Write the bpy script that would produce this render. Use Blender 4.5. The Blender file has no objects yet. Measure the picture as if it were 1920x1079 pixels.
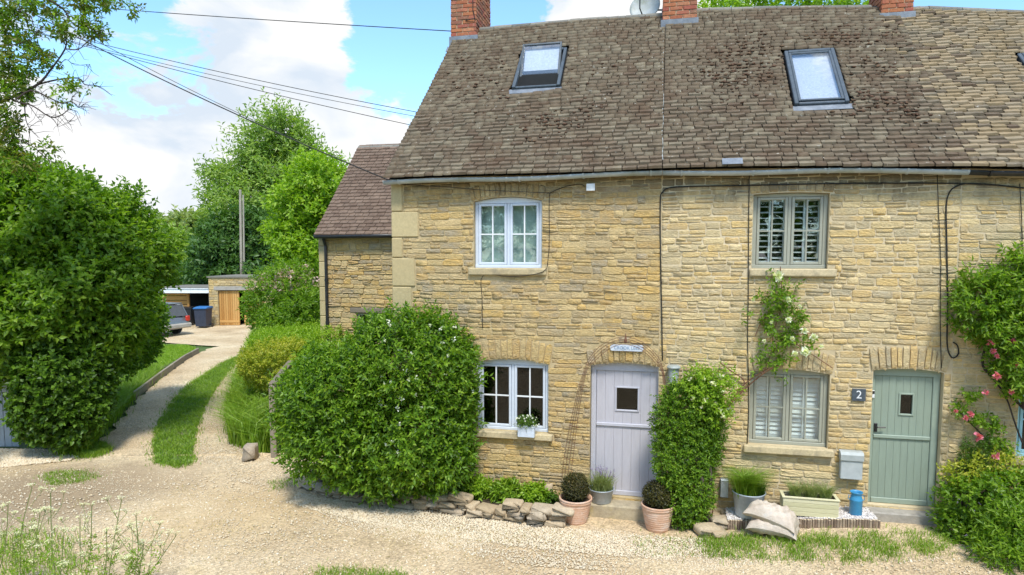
import bpy, math, random
import numpy as np
from mathutils import Vector, Matrix
random.seed(7)
RG = np.random.default_rng(11)
sc = bpy.context.scene
COL = sc.collection

# ------------------------------------------------------------------ camera
PITCH = math.radians(4.5)
F, CX, CY, CAMH = 1230.0, 960.0, 577.0, 3.75     # focal length and principal point in photo pixels
cam_d = bpy.data.cameras.new('camera')
cam = bpy.data.objects.new('camera', cam_d); COL.objects.link(cam)
cam.location = (0, 0, CAMH)
cam.rotation_euler = (math.pi/2 - PITCH, 0, 0)
cam_d.sensor_width = 36; cam_d.lens = 36*F/1920
cam_d.shift_y = (CY-539.5)/1920
cam_d.clip_start = .05; cam_d.clip_end = 3000
sc.camera = cam

# ------------------------------------------------------------------ sky
SUN_DIR = Vector((.08, -.60, 1.0)).normalized()        # towards the sun
sun_el = math.asin(SUN_DIR.z); sun_az = math.atan2(SUN_DIR.x, SUN_DIR.y)
world = bpy.data.worlds.new('World'); sc.world = world; world.use_nodes = True
wn = world.node_tree; wn.nodes.clear()
def wnode(t, **kw):
    n = wn.nodes.new(t)
    for k, v in kw.items(): setattr(n, k, v)
    return n
w_out = wnode('ShaderNodeOutputWorld'); w_bg = wnode('ShaderNodeBackground')
w_bg.inputs['Strength'].default_value = .138
sky = wnode('ShaderNodeTexSky', sky_type='NISHITA', sun_disc=False)
sky.sun_elevation = sun_el; sky.sun_rotation = sun_az % (2*math.pi); sky.altitude = 100; sky.air_density = 1.0; sky.dust_density = .6; sky.ozone_density = 1.4
def pdir(px, py):
    f = Vector((0, math.cos(PITCH), -math.sin(PITCH))); u = Vector((0, math.sin(PITCH), math.cos(PITCH)))
    return f + Vector((1, 0, 0))*((px-CX)/F) - u*((py-CY)/F)
tc = wnode('ShaderNodeTexCoord')
def wmath(op, a, b=None, clamp=False):
    n = wnode('ShaderNodeMath', operation=op, use_clamp=clamp)
    for i, v in enumerate((a, b)):
        if v is None: continue
        if isinstance(v, (int, float)): n.inputs[i].default_value = v
        else: wn.links.new(v, n.inputs[i])
    return n.outputs[0]
mp = wnode('ShaderNodeMapping'); mp.inputs['Scale'].default_value = (1, 1, 1.9); wn.links.new(tc.outputs['Generated'], mp.inputs[0])
nz = wnode('ShaderNodeTexNoise'); nz.inputs['Scale'].default_value = 5.6; nz.inputs['Detail'].default_value = 9; nz.inputs['Roughness'].default_value = .6; nz.inputs['Distortion'].default_value = .25
wn.links.new(mp.outputs[0], nz.inputs['Vector'])
nz2 = wnode('ShaderNodeTexNoise'); nz2.inputs['Scale'].default_value = 5.5; nz2.inputs['Detail'].default_value = 6; nz2.inputs['Distortion'].default_value = .4
wn.links.new(mp.outputs[0], nz2.inputs['Vector'])
field = wmath('ADD', nz.outputs['Fac'], .0)
# where the photograph has cloud banks (+) and blue gaps (-)
for px, py, rad, amp in ((330, 150, 300, .10), (120, 330, 260, .17), (420, 330, 120, .10), (480, 60, 140, .12), (690, 265, 95, .17), (560, 130, 120, .10), (1130, 10, 130, .18), (760, 90, 130, -.17),
                         (850, 200, 150, -.12), (250, 40, 95, -.17), (60, 120, 80, -.08), (740, 10, 60, -.10), (1800, -10, 160, -.16), (945, 0, 60, -.10), (310, 275, 60, -.06), (1400, -200, 300, .05)):
    d = pdir(px, py).normalized()
    vm = wnode('ShaderNodeVectorMath', operation='DISTANCE'); wn.links.new(tc.outputs['Generated'], vm.inputs[0]); vm.inputs[1].default_value = d
    mr = wnode('ShaderNodeMapRange', interpolation_type='SMOOTHSTEP')
    mr.inputs['From Min'].default_value = 0; mr.inputs['From Max'].default_value = rad/F*1.5; mr.inputs['To Min'].default_value = amp; mr.inputs['To Max'].default_value = 0
    wn.links.new(vm.outputs['Value'], mr.inputs['Value'])
    field = wmath('ADD', field, mr.outputs[0])
cr = wnode('ShaderNodeMapRange', interpolation_type='SMOOTHSTEP'); cr.inputs['From Min'].default_value = .515; cr.inputs['From Max'].default_value = .59
wn.links.new(field, cr.inputs['Value'])
ccol = wnode('ShaderNodeValToRGB'); ccol.color_ramp.elements[0].position = .38; ccol.color_ramp.elements[1].position = .56
ccol.color_ramp.elements[0].color = (.70, .79, .90, 1); ccol.color_ramp.elements[1].color = (1, 1, 1, 1)
wn.links.new(nz2.outputs['Fac'], ccol.inputs[0])
cmul = wnode('ShaderNodeVectorMath', operation='SCALE'); cmul.inputs['Scale'].default_value = 4.75; wn.links.new(ccol.outputs[0], cmul.inputs[0])
skm = wnode('ShaderNodeVectorMath', operation='MULTIPLY'); skm.inputs[1].default_value = (1.10, 1.38, 1.48); wn.links.new(sky.outputs[0], skm.inputs[0])
wmix = wnode('ShaderNodeMix', data_type='RGBA'); wn.links.new(cr.outputs[0], wmix.inputs['Factor'])
wn.links.new(skm.outputs[0], wmix.inputs[6]); wn.links.new(cmul.outputs[0], wmix.inputs[7])
wn.links.new(wmix.outputs[2], w_bg.inputs['Color']); wn.links.new(w_bg.outputs[0], w_out.inputs[0])

# ------------------------------------------------------------------ sun, exposure
sl = bpy.data.lights.new('sun', 'SUN'); sl.energy = 2.8; sl.angle = math.radians(12); sl.color = (1, .96, .88)
so = bpy.data.objects.new('sun', sl); COL.objects.link(so); so.location = (0, -5, 20)
so.rotation_euler = SUN_DIR.to_track_quat('Z', 'Y').to_euler()
sc.view_settings.view_transform = 'Standard'; sc.view_settings.look = 'None'
sc.view_settings.exposure = .70; sc.view_settings.gamma = 1.0; sc.view_settings.use_curve_mapping = False

# ------------------------------------------------------------------ geometry helpers
PSI = math.atan(.2294)
CAM = Vector((0, 0, CAMH))
WD = Vector((math.cos(PSI), -math.sin(PSI), 0))          # along the terrace
WN = Vector((-math.sin(PSI), -math.cos(PSI), 0))         # out of the terrace front
_r = pdir(1165, 480); WQ = CAM + _r*(9.35/_r.y)
_r = pdir(738, 570); _p = CAM + _r*(((WQ-CAM).dot(WN))/_r.dot(WN)); WO = Vector((_p.x, _p.y, 0))
ZV = Vector((0, 0, 1))
def W(u, w, z): return WO + WD*u + WN*w + ZV*z            # a point in terrace coordinates
def UZ(px, py, w=0):
    r = pdir(px, py); p = CAM + r*(((WO-CAM).dot(WN)+w)/r.dot(WN)); return ((p-WO).dot(WD), p.z)
def at(px, py, Y): r = pdir(px, py); return CAM + r*(Y/r.y)
def smooth(a, b, x):
    t = min(1, max(0, (x-a)/(b-a))); return t*t*(3-2*t)
def gz(x, y=0):                                           # the lane rises gently to the right
    return .26*smooth(1.7, 5.2, x)*(1-smooth(14, 30, y)) + .12*smooth(10, 30, y)
def G(px, py, dz=0):                                      # a point on the ground
    r = pdir(px, py); z = 0
    for _ in range(12):
        t = (z-CAMH)/r.z; p = CAM + r*t; z = gz(p.x, p.y)
    return Vector((p.x, p.y, z+dz))
TP = {}                                                   # world origin of parents
class MB:
    def __init__(s): s.v = []; s.f = []; s.sm = False
    def add(s, vs, fs):
        k = len(s.v); s.v += [Vector(p) for p in vs]; s.f += [tuple(i+k for i in f) for f in fs]; return s
    def box(s, c, sx, sy, sz, ax=None):
        X, Y, Z = ax or (Vector((1, 0, 0)), Vector((0, 1, 0)), ZV)
        vs = [c + X*(sx/2*a) + Y*(sy/2*b) + Z*(sz/2*d) for a in (-1, 1) for b in (-1, 1) for d in (-1, 1)]
        return s.add(vs, [(0, 1, 3, 2), (4, 6, 7, 5), (0, 4, 5, 1), (2, 3, 7, 6), (0, 2, 6, 4), (1, 5, 7, 3)])
    def wbox(s, u0, u1, w0, w1, z0, z1):                  # box in terrace coordinates
        return s.box(W((u0+u1)/2, (w0+w1)/2, (z0+z1)/2), abs(u1-u0), abs(w1-w0), abs(z1-z0), (WD, -WN, ZV))
    def bbox(s, c, sx, sy, sz, ax=None, b=.01):           # box with bevelled edges
        X, Y, Z = ax or (Vector((1, 0, 0)), Vector((0, 1, 0)), ZV)
        vs = []; idx = {}
        def P(i, j, k, ch):
            key = (i, j, k, ch)
            if key not in idx:
                h = [sx/2-b, sy/2-b, sz/2-b]; h[ch] += b
                vs.append(c + X*(h[0]*i) + Y*(h[1]*j) + Z*(h[2]*k)); idx[key] = len(vs)-1
            return idx[key]
        fs = []
        for ch in range(3):
            for sg in (-1, 1):
                q = []
                for a, d in ((-1, -1), (1, -1), (1, 1), (-1, 1)):
                    t = [0, 0, 0]; t[ch] = sg; t[(ch+1) % 3] = a; t[(ch+2) % 3] = d; q.append(P(*t, ch))
                fs.append(tuple(q if sg > 0 else q[::-1]))
        for ch in range(3):                               # edges running along axis ch
            a, d = (ch+1) % 3, (ch+2) % 3
            for s1 in (-1, 1):
                for s2 in (-1, 1):
                    def T(e):
                        t = [0, 0, 0]; t[ch] = e; t[a] = s1; t[d] = s2; return t
                    fs.append((P(*T(-1), a), P(*T(-1), d), P(*T(1), d), P(*T(1), a)))
        for i in (-1, 1):
            for j in (-1, 1):
                for k in (-1, 1): fs.append((P(i, j, k, 0), P(i, j, k, 1), P(i, j, k, 2)))
        return s.add(vs, fs)
    def wbbox(s, u0, u1, w0, w1, z0, z1, b=.008):
        return s.bbox(W((u0+u1)/2, (w0+w1)/2, (z0+z1)/2), abs(u1-u0), abs(w1-w0), abs(z1-z0), (WD, -WN, ZV), b)
    def tube(s, pts, r, n=8, cap=True):
        pts = [Vector(p) for p in pts]; rs = r if isinstance(r, (list, tuple)) else [r]*len(pts)
        up = Vector((.13, .21, .97)); k0 = len(s.v); N = len(pts)
        vs = []
        for i, p in enumerate(pts):
            t = (pts[min(i+1, N-1)]-pts[max(i-1, 0)])
            t = t.normalized() if t.length > 1e-9 else ZV
            a = t.cross(up)
            if a.length < .1: a = t.cross(Vector((1, 0, 0)))
            a.normalize(); b = t.cross(a)
            for j in range(n):
                th = 2*math.pi*j/n; vs.append(p + a*(rs[i]*math.cos(th)) + b*(rs[i]*math.sin(th)))
        fs = [(i*n+j, i*n+(j+1) % n, (i+1)*n+(j+1) % n, (i+1)*n+j) for i in range(N-1) for j in range(n)]
        if cap: fs += [tuple(range(n))[::-1], tuple((N-1)*n+j for j in range(n))]
        return s.add(vs, fs)
    def lathe(s, c, prof, n=28, sq=(1, 1)):               # profile of (radius, height)
        vs = [c + Vector((r*math.cos(2*math.pi*j/n)*sq[0], r*math.sin(2*math.pi*j/n)*sq[1], z)) for r, z in prof for j in range(n)]
        fs = [(i*n+j, i*n+(j+1) % n, (i+1)*n+(j+1) % n, (i+1)*n+j) for i in range(len(prof)-1) for j in range(n)]
        return s.add(vs, fs)
    def poly(s, pts, d):                                  # closed outline pushed along vector d
        n = len(pts); pts = [Vector(p) for p in pts]
        return s.add(pts+[p+d for p in pts], [tuple(range(n))[::-1], tuple(range(n, 2*n))]+[(i, (i+1) % n, n+(i+1) % n, n+i) for i in range(n)])
    def build(s, name, m, parent=None, smooth=False, origin=None):
        o = (origin if origin is not None else (TP.get(parent.name, Vector()) if parent else Vector()))
        me = bpy.data.meshes.new(name); me.from_pydata([tuple(p-o) for p in s.v], [], s.f); me.validate()
        return link(name, me, m, parent, o, smooth)
def link(name, me, m, parent, o, smooth=False):
    if m: me.materials.append(m)
    if smooth: me.polygons.foreach_set('use_smooth', [True]*len(me.polygons))
    ob = bpy.data.objects.new(name, me); COL.objects.link(ob)
    if parent: ob.parent = parent; ob.location = o - TP[parent.name]
    else: ob.location = o
    TP[ob.name] = Vector(o)
    return ob
def npmesh(name, V, Fc, m, parent=None, origin=None, smooth=False):
    o = origin if origin is not None else (TP[parent.name] if parent else Vector())
    me = bpy.data.meshes.new(name); V = np.asarray(V, dtype=np.float32) - np.array(o, dtype=np.float32); Fc = np.asarray(Fc, dtype=np.int32); k = Fc.shape[1]
    me.vertices.add(len(V)); me.vertices.foreach_set('co', V.ravel())
    me.loops.add(Fc.size); me.loops.foreach_set('vertex_index', Fc.ravel())
    me.polygons.add(len(Fc)); me.polygons.foreach_set('loop_start', np.arange(0, Fc.size, k, dtype=np.int32))
    me.update(calc_edges=True)
    return link(name, me, m, parent, Vector(o), smooth)
def tag(o, label=None, cat=None, group=None, kind=None):
    for k, v in (('label', label), ('category', cat), ('group', group), ('kind', kind)):
        if v: o[k] = v
    return o
def thing(name, loc, label, cat, group=None):
    o = bpy.data.objects.new(name, None); COL.objects.link(o); o.location = loc; o.empty_display_size = .2
    TP[o.name] = Vector(loc); return tag(o, label, cat, group)
def inst(name, me, parent, M4):                          # place a shared mesh by world matrix under a parent
    ob = bpy.data.objects.new(name, me); COL.objects.link(ob); ob.parent = parent
    ob.matrix_local = Matrix.Translation(-TP[parent.name]) @ M4
    return ob
def basis(X, Y, Z, o, s=(1, 1, 1)):
    m = Matrix.Identity(4)
    for i, (v, k) in enumerate(((X, s[0]), (Y, s[1]), (Z, s[2]))):
        for r in range(3): m[r][i] = v[r]*k
    for r in range(3): m[r][3] = o[r]
    return m

# ------------------------------------------------------------------ materials
MATS = {}
def nodes(name):
    m = bpy.data.materials.new(name); m.use_nodes = True; nt = m.node_tree; nt.nodes.clear()
    def N(t, **kw):
        n = nt.nodes.new(t)
        for k, v in kw.items():
            if k == 'ins':
                for a, b in v.items():
                    if hasattr(b, 'is_linked') or hasattr(b, 'links'): nt.links.new(b, n.inputs[a])
                    else: n.inputs[a].default_value = b
            else: setattr(n, k, v)
        return n
    return m, nt, N
def rnd_socket(N):
    oi = N('ShaderNodeObjectInfo'); g = N('ShaderNodeNewGeometry')
    a = N('ShaderNodeMath', operation='ADD', ins={0: oi.outputs['Random'], 1: g.outputs['Random Per Island']})
    return N('ShaderNodeMath', operation='FRACT', ins={0: a.outputs[0]}).outputs[0], g
def ramp(N, fac, cols, interp='LINEAR', lo=0., hi=1.):
    r = N('ShaderNodeValToRGB', ins={0: fac}); e = r.color_ramp; e.interpolation = interp
    n = len(cols)
    while len(e.elements) < n: e.elements.new(.5)
    for i, c in enumerate(cols): e.elements[i].position = lo+(hi-lo)*i/max(1, n-1); e.elements[i].color = (*c, 1)
    return r.outputs[0]
def vary(name, cols, rough=.9, ns=8, namt=.3, bump=.3, bs=60, bd=.01, stretch=(1, 1, 1), rnd=True, stain=None, spec=.3, metal=0., stain2=None, rnd_w=.75, eaves=None):
    """colour picked per piece, broken up by noise, with optional stains of their own shape"""
    if name in MATS: return MATS[name]
    m, nt, N = nodes(name); r, g = rnd_socket(N)
    mpn = N('ShaderNodeMapping', ins={0: g.outputs['Position'], 'Scale': stretch})
    n1 = N('ShaderNodeTexNoise', ins={'Vector': mpn.outputs[0], 'Scale': ns, 'Detail': 5, 'Roughness': .62})
    if rnd:
        a = N('ShaderNodeMath', operation='MULTIPLY', ins={0: r, 1: rnd_w}); b = N('ShaderNodeMath', operation='MULTIPLY_ADD', ins={0: n1.outputs['Fac'], 1: 1-rnd_w, 2: a.outputs[0]})
        fac = b.outputs[0]
    else:
        fac = N('ShaderNodeMapRange', ins={0: n1.outputs['Fac'], 1: .3, 2: .7}).outputs[0]
    c = ramp(N, fac, cols)
    n2 = N('ShaderNodeTexNoise', ins={'Vector': mpn.outputs[0], 'Scale': ns*4.3, 'Detail': 6, 'Roughness': .7})
    v = N('ShaderNodeMapRange', ins={0: n2.outputs['Fac'], 1: .25, 2: .75, 3: 1-namt, 4: 1+namt})
    hs = N('ShaderNodeHueSaturation', ins={'Value': v.outputs[0], 'Color': c}); c = hs.outputs[0]
    for st in (stain, stain2):
        if st:
            sc_, col, lo, hi, amt = st
            n3 = N('ShaderNodeTexNoise', ins={'Vector': mpn.outputs[0], 'Scale': sc_, 'Detail': 8, 'Roughness': .68})
            f = N('ShaderNodeMapRange', ins={0: n3.outputs['Fac'], 1: lo, 2: hi, 3: 0, 4: amt})
            mx = N('ShaderNodeMix', data_type='RGBA', ins={0: f.outputs[0], 6: c, 7: (*col, 1)}); c = mx.outputs[2]
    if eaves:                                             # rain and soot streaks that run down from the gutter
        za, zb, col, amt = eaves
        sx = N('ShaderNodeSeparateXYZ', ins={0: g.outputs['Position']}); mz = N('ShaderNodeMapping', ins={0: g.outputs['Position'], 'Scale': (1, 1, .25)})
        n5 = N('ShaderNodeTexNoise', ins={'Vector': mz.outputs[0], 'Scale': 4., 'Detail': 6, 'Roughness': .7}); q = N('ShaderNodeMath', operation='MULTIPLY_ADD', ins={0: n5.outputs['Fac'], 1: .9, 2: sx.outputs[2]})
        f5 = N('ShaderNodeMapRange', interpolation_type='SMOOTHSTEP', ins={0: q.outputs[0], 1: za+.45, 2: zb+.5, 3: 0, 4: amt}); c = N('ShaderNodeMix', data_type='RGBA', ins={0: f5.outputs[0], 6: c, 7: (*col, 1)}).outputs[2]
    b = N('ShaderNodeBsdfPrincipled', ins={'Base Color': c, 'Roughness': rough, 'Metallic': metal})
    b.inputs['Specular IOR Level'].default_value = spec
    if bump:
        n4 = N('ShaderNodeTexNoise', ins={'Vector': mpn.outputs[0], 'Scale': bs, 'Detail': 7, 'Roughness': .65})
        bp = N('ShaderNodeBump', ins={'Height': n4.outputs['Fac'], 'Strength': bump, 'Distance': bd}); nt.links.new(bp.outputs[0], b.inputs['Normal'])
    o = N('ShaderNodeOutputMaterial', ins={0: b.outputs[0]}); MATS[name] = m
    return m
def leafmat(name, cols, trans=.38, rough=.42, spec=.35):
    if name in MATS: return MATS[name]
    m, nt, N = nodes(name); r, g = rnd_socket(N)
    n1 = N('ShaderNodeTexNoise', ins={'Vector': g.outputs['Position'], 'Scale': 1.6, 'Detail': 3})
    f = N('ShaderNodeMath', operation='MULTIPLY_ADD', ins={0: n1.outputs['Fac'], 1: .5, 2: N('ShaderNodeMath', operation='MULTIPLY', ins={0: r, 1: .6}).outputs[0]})
    c = ramp(N, f.outputs[0], cols)
    b = N('ShaderNodeBsdfPrincipled', ins={'Base Color': c, 'Roughness': rough}); b.inputs['Specular IOR Level'].default_value = spec
    tcx = N('ShaderNodeMix', data_type='RGBA', blend_type='MULTIPLY', ins={0: 1.0, 6: c, 7: (1.5, 1.7, .55, 1)})
    t = N('ShaderNodeBsdfTranslucent', ins={0: tcx.outputs[2]})
    mx = N('ShaderNodeMixShader', ins={0: trans, 1: b.outputs[0], 2: t.outputs[0]})
    N('ShaderNodeOutputMaterial', ins={0: mx.outputs[0]}); MATS[name] = m
    return m
def glass(name, tint=(.93, .96, .95), ior=1.5, refl=1.0):
    if name in MATS: return MATS[name]
    m, nt, N = nodes(name)
    g = N('ShaderNodeNewGeometry'); dp = N('ShaderNodeVectorMath', operation='DOT_PRODUCT', ins={0: g.outputs['Normal'], 1: g.outputs['Incoming']})
    ab = N('ShaderNodeMath', operation='ABSOLUTE', ins={0: dp.outputs['Value']}); om = N('ShaderNodeMath', operation='SUBTRACT', ins={0: 1., 1: ab.outputs[0]})
    pw = N('ShaderNodeMath', operation='POWER', ins={0: om.outputs[0], 1: 5.}); fr = N('ShaderNodeMath', operation='MULTIPLY_ADD', ins={0: pw.outputs[0], 1: .95, 2: .045})
    n1 = N('ShaderNodeTexNoise', ins={'Vector': g.outputs['Position'], 'Scale': 2.2, 'Detail': 2}); bp = N('ShaderNodeBump', ins={'Height': n1.outputs[0], 'Strength': .25, 'Distance': .02})
    f2 = N('ShaderNodeMath', operation='MULTIPLY', use_clamp=True, ins={0: fr.outputs[0], 1: refl*1.7})
    t = N('ShaderNodeBsdfTransparent', ins={0: (*tint, 1)}); gl = N('ShaderNodeBsdfGlossy', ins={0: (1, 1, 1, 1), 1: .02, 'Normal': bp.outputs[0]})
    mx = N('ShaderNodeMixShader', ins={0: f2.outputs[0], 1: t.outputs[0], 2: gl.outputs[0]})
    N('ShaderNodeOutputMaterial', ins={0: mx.outputs[0]}); MATS[name] = m
    return m
# stone and ground
HONEY = [(0.389, 0.250, 0.085), (0.530, 0.366, 0.151), (0.584, 0.424, 0.191), (0.509, 0.382, 0.191), (0.649, 0.483, 0.242), (0.433, 0.329, 0.182), (0.617, 0.409, 0.142), (0.401, 0.329, 0.222), (0.541, 0.361, 0.142), (0.368, 0.308, 0.206), (0.649, 0.510, 0.303)]
PALE = [(0.503, 0.353, 0.140), (0.633, 0.463, 0.213), (0.569, 0.441, 0.235), (0.678, 0.530, 0.288), (0.492, 0.397, 0.235), (0.645, 0.458, 0.193), (0.459, 0.381, 0.241), (0.579, 0.408, 0.182), (0.437, 0.370, 0.246), (0.688, 0.563, 0.342)]
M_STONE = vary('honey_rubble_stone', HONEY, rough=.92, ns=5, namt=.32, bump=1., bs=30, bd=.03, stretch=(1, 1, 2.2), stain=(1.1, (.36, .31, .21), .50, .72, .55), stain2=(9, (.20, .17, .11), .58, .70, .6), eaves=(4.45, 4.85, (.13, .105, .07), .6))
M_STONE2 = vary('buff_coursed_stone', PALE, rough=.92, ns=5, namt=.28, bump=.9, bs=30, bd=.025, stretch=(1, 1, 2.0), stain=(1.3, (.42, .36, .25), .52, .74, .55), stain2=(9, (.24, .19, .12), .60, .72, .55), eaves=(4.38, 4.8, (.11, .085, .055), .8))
M_MORT = vary('buff_lime_mortar', [(.36, .275, .14), (.47, .37, .21), (.52, .42, .25)], rnd=False, ns=3, namt=.2, bump=.7, bs=40, bd=.012, stain=(7, (.27, .21, .12), .55, .7, .5))
M_MORT2 = vary('pale_cream_mortar', [(.44, .35, .205), (.53, .435, .28), (.60, .50, .34)], rnd=False, ns=1.2, namt=.18, bump=.6, bs=40, bd=.01)
M_QUOIN = vary('dressed_limestone', [(.42, .33, .175), (.48, .39, .215), (.53, .43, .25)], ns=6, namt=.16, bump=.35, bs=50, stain=(12, (.32, .26, .15), .6, .75, .6))
M_SILL = vary('weathered_sill_stone', [(.40, .31, .17), (.50, .41, .25), (.56, .46, .29)], ns=7, namt=.25, bump=.5, bs=40, stain=(5, (.22, .19, .14), .5, .68, .7))
M_STEP = vary('worn_step_stone', [(.30, .25, .17), (.38, .32, .22), (.44, .37, .24)], rnd=False, ns=4, namt=.25, bump=.6, bs=35, stain=(3, (.50, .40, .15), .55, .7, .6), stain2=(5, (.14, .13, .10), .58, .72, .6))
M_STEP2 = vary('grey_step_stone', [(.27, .25, .22), (.34, .31, .27), (.38, .35, .30)], rnd=False, ns=4, namt=.2, bump=.5, bs=35, stain=(8, (.6, .58, .52), .66, .7, .8))
M_TILE = vary('weathered_stone_slates', [(0.084, 0.060, 0.039), (0.122, 0.091, 0.059), (0.143, 0.111, 0.074), (0.126, 0.092, 0.060), (0.155, 0.124, 0.084), (0.189, 0.155, 0.105), (0.113, 0.077, 0.049), (0.147, 0.122, 0.088)], ns=1.5, namt=.35, bump=.6, bs=40, bd=.01,
              stain=(1.2, (.10, .058, .034), .50, .66, .65), stain2=(13, (.46, .43, .36), .62, .69, .8))
M_TILE3 = vary('pale_tan_slates', [(.20, .145, .08), (.25, .185, .105), (.285, .215, .13), (.24, .19, .125), (.32, .25, .155)], ns=1.5, namt=.25, bump=.5, bs=40, bd=.01, stain=(1.6, (.17, .14, .10), .52, .68, .6))
M_WTILE = vary('purplish_brown_slates', [(.105, .068, .048), (.145, .098, .07), (.18, .125, .09), (.13, .09, .066)], ns=1.5, namt=.3, bump=.5, bs=40)
M_MOSS = vary('dry_brown_moss', [(.07, .038, .022), (.11, .06, .036), (.14, .09, .05)], ns=10, namt=.4, bump=.5, bs=60)
M_UNDER = vary('dark_underlay', [(.03, .025, .02), (.05, .04, .03)], rnd=False, bump=0)
M_RIDGE = vary('grey_ridge_stone', [(.12, .115, .10), (.18, .17, .145), (.23, .21, .17)], ns=6, namt=.3, bump=.6, bs=40)
M_BRICK = vary('red_chimney_brick', [(.24, .070, .04), (.33, .11, .055), (.38, .145, .065), (.30, .085, .06), (.42, .18, .095), (.22, .09, .06), (.36, .24, .14)], ns=8, namt=.3, bump=.5, bs=70, bd=.006, stain=(10, (.30, .24, .17), .58, .72, .7))
M_BMORT = vary('chimney_mortar', [(.33, .24, .15), (.45, .34, .23)], rnd=False, ns=9, bump=.5)
M_LEAD = vary('lead_flashing', [(.10, .115, .14), (.16, .18, .21), (.23, .25, .28)], rnd=False, ns=5, namt=.2, bump=.2, bs=20, rough=.55, spec=.5)
# paint
def paint(name, c, rough=.5, dirt=.25, ns=5, stretch=(1, 1, 1)):
    return vary(name, [tuple(x*.9 for x in c), c], rnd=False, ns=ns, namt=.06, bump=.2, bs=70, bd=.004, rough=rough, spec=.45, stretch=stretch, stain=(9, tuple(x*.62 for x in c), .60, .78, dirt))
M_WBLUE = paint('pale_blue_window_paint', (.60, .66, .75)); M_LAV = paint('lavender_grey_door_paint', (.49, .475, .52), dirt=.4, stretch=(5, 5, .5))
M_LAV2 = paint('lavender_grey_frame_paint', (.50, .50, .56)); M_SAGE = paint('sage_grey_window_paint', (.335, .34, .275)); M_GREEN = paint('sage_green_door_paint', (.265, .325, .262), dirt=.4, stretch=(5, 5, .5)); M_GREEN2 = paint('sage_green_frame_paint', (.29, .355, .29))
M_WHITE = paint('white_paint', (.78, .80, .82)); M_SHUT = paint('white_shutter_paint', (.74, .78, .80)); M_AQUA = paint('aqua_window_paint', (.32, .58, .68))
M_BLACK = vary('black_iron', [(.012, .012, .014), (.025, .025, .028)], rnd=False, bump=0, rough=.4, spec=.5)
M_CABLE = vary('black_cable', [(.015, .014, .013), (.03, .028, .025)], rnd=False, bump=0, rough=.6)
M_GUT = vary('grey_gutter_plastic', [(.30, .33, .32), (.40, .43, .43), (.47, .49, .50)], rnd=False, ns=2, namt=.12, bump=.1, rough=.5, stain=(2.2, (.20, .21, .12), .5, .7, .55))
M_DARK = vary('painted_room_shade', [(.005, .006, .006), (.009, .009, .009)], rnd=False, bump=0, rough=.9)  # near-black colour stands in for the shade inside unlit rooms
M_BLIND = vary('pale_green_blind', [(.36, .47, .44), (.42, .53, .50)], rnd=False, ns=2, namt=.06, bump=0, rough=.8)
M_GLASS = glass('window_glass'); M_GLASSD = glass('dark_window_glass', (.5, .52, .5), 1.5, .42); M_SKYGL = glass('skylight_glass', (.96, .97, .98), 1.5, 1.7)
M_SLFRAME = vary('slate_grey_aluminium', [(.05, .065, .08), (.075, .095, .115)], rnd=False, bump=.05, rough=.5, spec=.4, metal=0.)
M_SLREFL = vary('painted_sky_reflection', [(.52, .55, .58), (.58, .61, .64)], rnd=False, bump=0)  # white stands in for bright cloud reflected in the skylight glass
M_RUST = vary('rusty_iron', [(.10, .05, .03), (.19, .09, .05), (.13, .08, .06)], rnd=False, ns=20, bump=.2, rough=.8)
M_TERRA = vary('bleached_terracotta', [(.52, .29, .18), (.60, .37, .25), (.64, .45, .34)], rnd=False, ns=6, namt=.12, bump=.2, bs=50, rough=.85, stain=(5, (.68, .58, .50), .50, .66, .7), stretch=(1, 1, 3))
M_ZINC = vary('galvanised_zinc', [(.30, .35, .39), (.40, .45, .50), (.36, .40, .44)], rnd=False, ns=7, namt=.12, bump=.1, rough=.45, spec=.5, metal=.35)
M_SOIL = vary('dark_soil', [(.03, .02, .013), (.06, .042, .028), (.09, .065, .042)], rnd=False, ns=25, namt=.4, bump=1, bs=60, bd=.02)
M_WOODP = vary('pale_green_planter_wood', [(.50, .47, .28), (.60, .56, .36), (.66, .62, .44)], ns=3, namt=.1, bump=.25, bs=40, stretch=(1, 1, 8))
M_WOODG = vary('weathered_grey_timber', [(.16, .13, .10), (.25, .21, .16), (.33, .28, .21)], ns=6, namt=.25, bump=.5, bs=30)
M_WOODO = vary('orange_cedar_boards', [(.36, .17, .045), (.48, .25, .075), (.56, .32, .11), (.42, .21, .06)], ns=4, namt=.2, bump=.3, bs=30, stretch=(4, 4, .6), stain=(6, (.26, .15, .06), .6, .75, .6))
M_LOG = vary('bark_edging_logs', [(.17, .12, .085), (.26, .19, .14), (.38, .30, .22), (.22, .16, .12)], ns=12, namt=.35, bump=.5, bs=60, stretch=(1, 1, .4))
M_LOGTOP = vary('pale_log_ends', [(.55, .44, .30), (.68, .57, .42)], ns=12, bump=.2)
M_BARK = vary('grey_brown_bark', [(.06, .045, .035), (.11, .085, .065), (.15, .12, .09)], rnd=False, ns=7, namt=.3, bump=.8, bs=22, bd=.03, stretch=(1, 1, .3))
M_TWIG = vary('dark_twigs', [(.035, .026, .024), (.07, .052, .045)], rnd=False, ns=10, bump=0)
M_ROCK = vary('flat_walling_stone', [(.30, .22, .13), (.40, .31, .20), (.46, .36, .24), (.34, .28, .21), (.48, .39, .27), (.44, .29, .16)], ns=8, namt=.28, bump=.7, bs=35, bd=.012, stain=(9, (.25, .2, .14), .58, .72, .55))
M_PEB = vary('cream_limestone_gravel', [(.50, .40, .26), (.62, .52, .36), (.70, .60, .44), (.56, .43, .27), (.74, .66, .51), (.47, .39, .29)], ns=30, namt=.15, bump=0)
M_WPEB = vary('white_pink_gravel', [(.72, .66, .62), (.80, .77, .73), (.62, .55, .52), (.84, .82, .80)], ns=30, namt=.12, bump=0)
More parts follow.
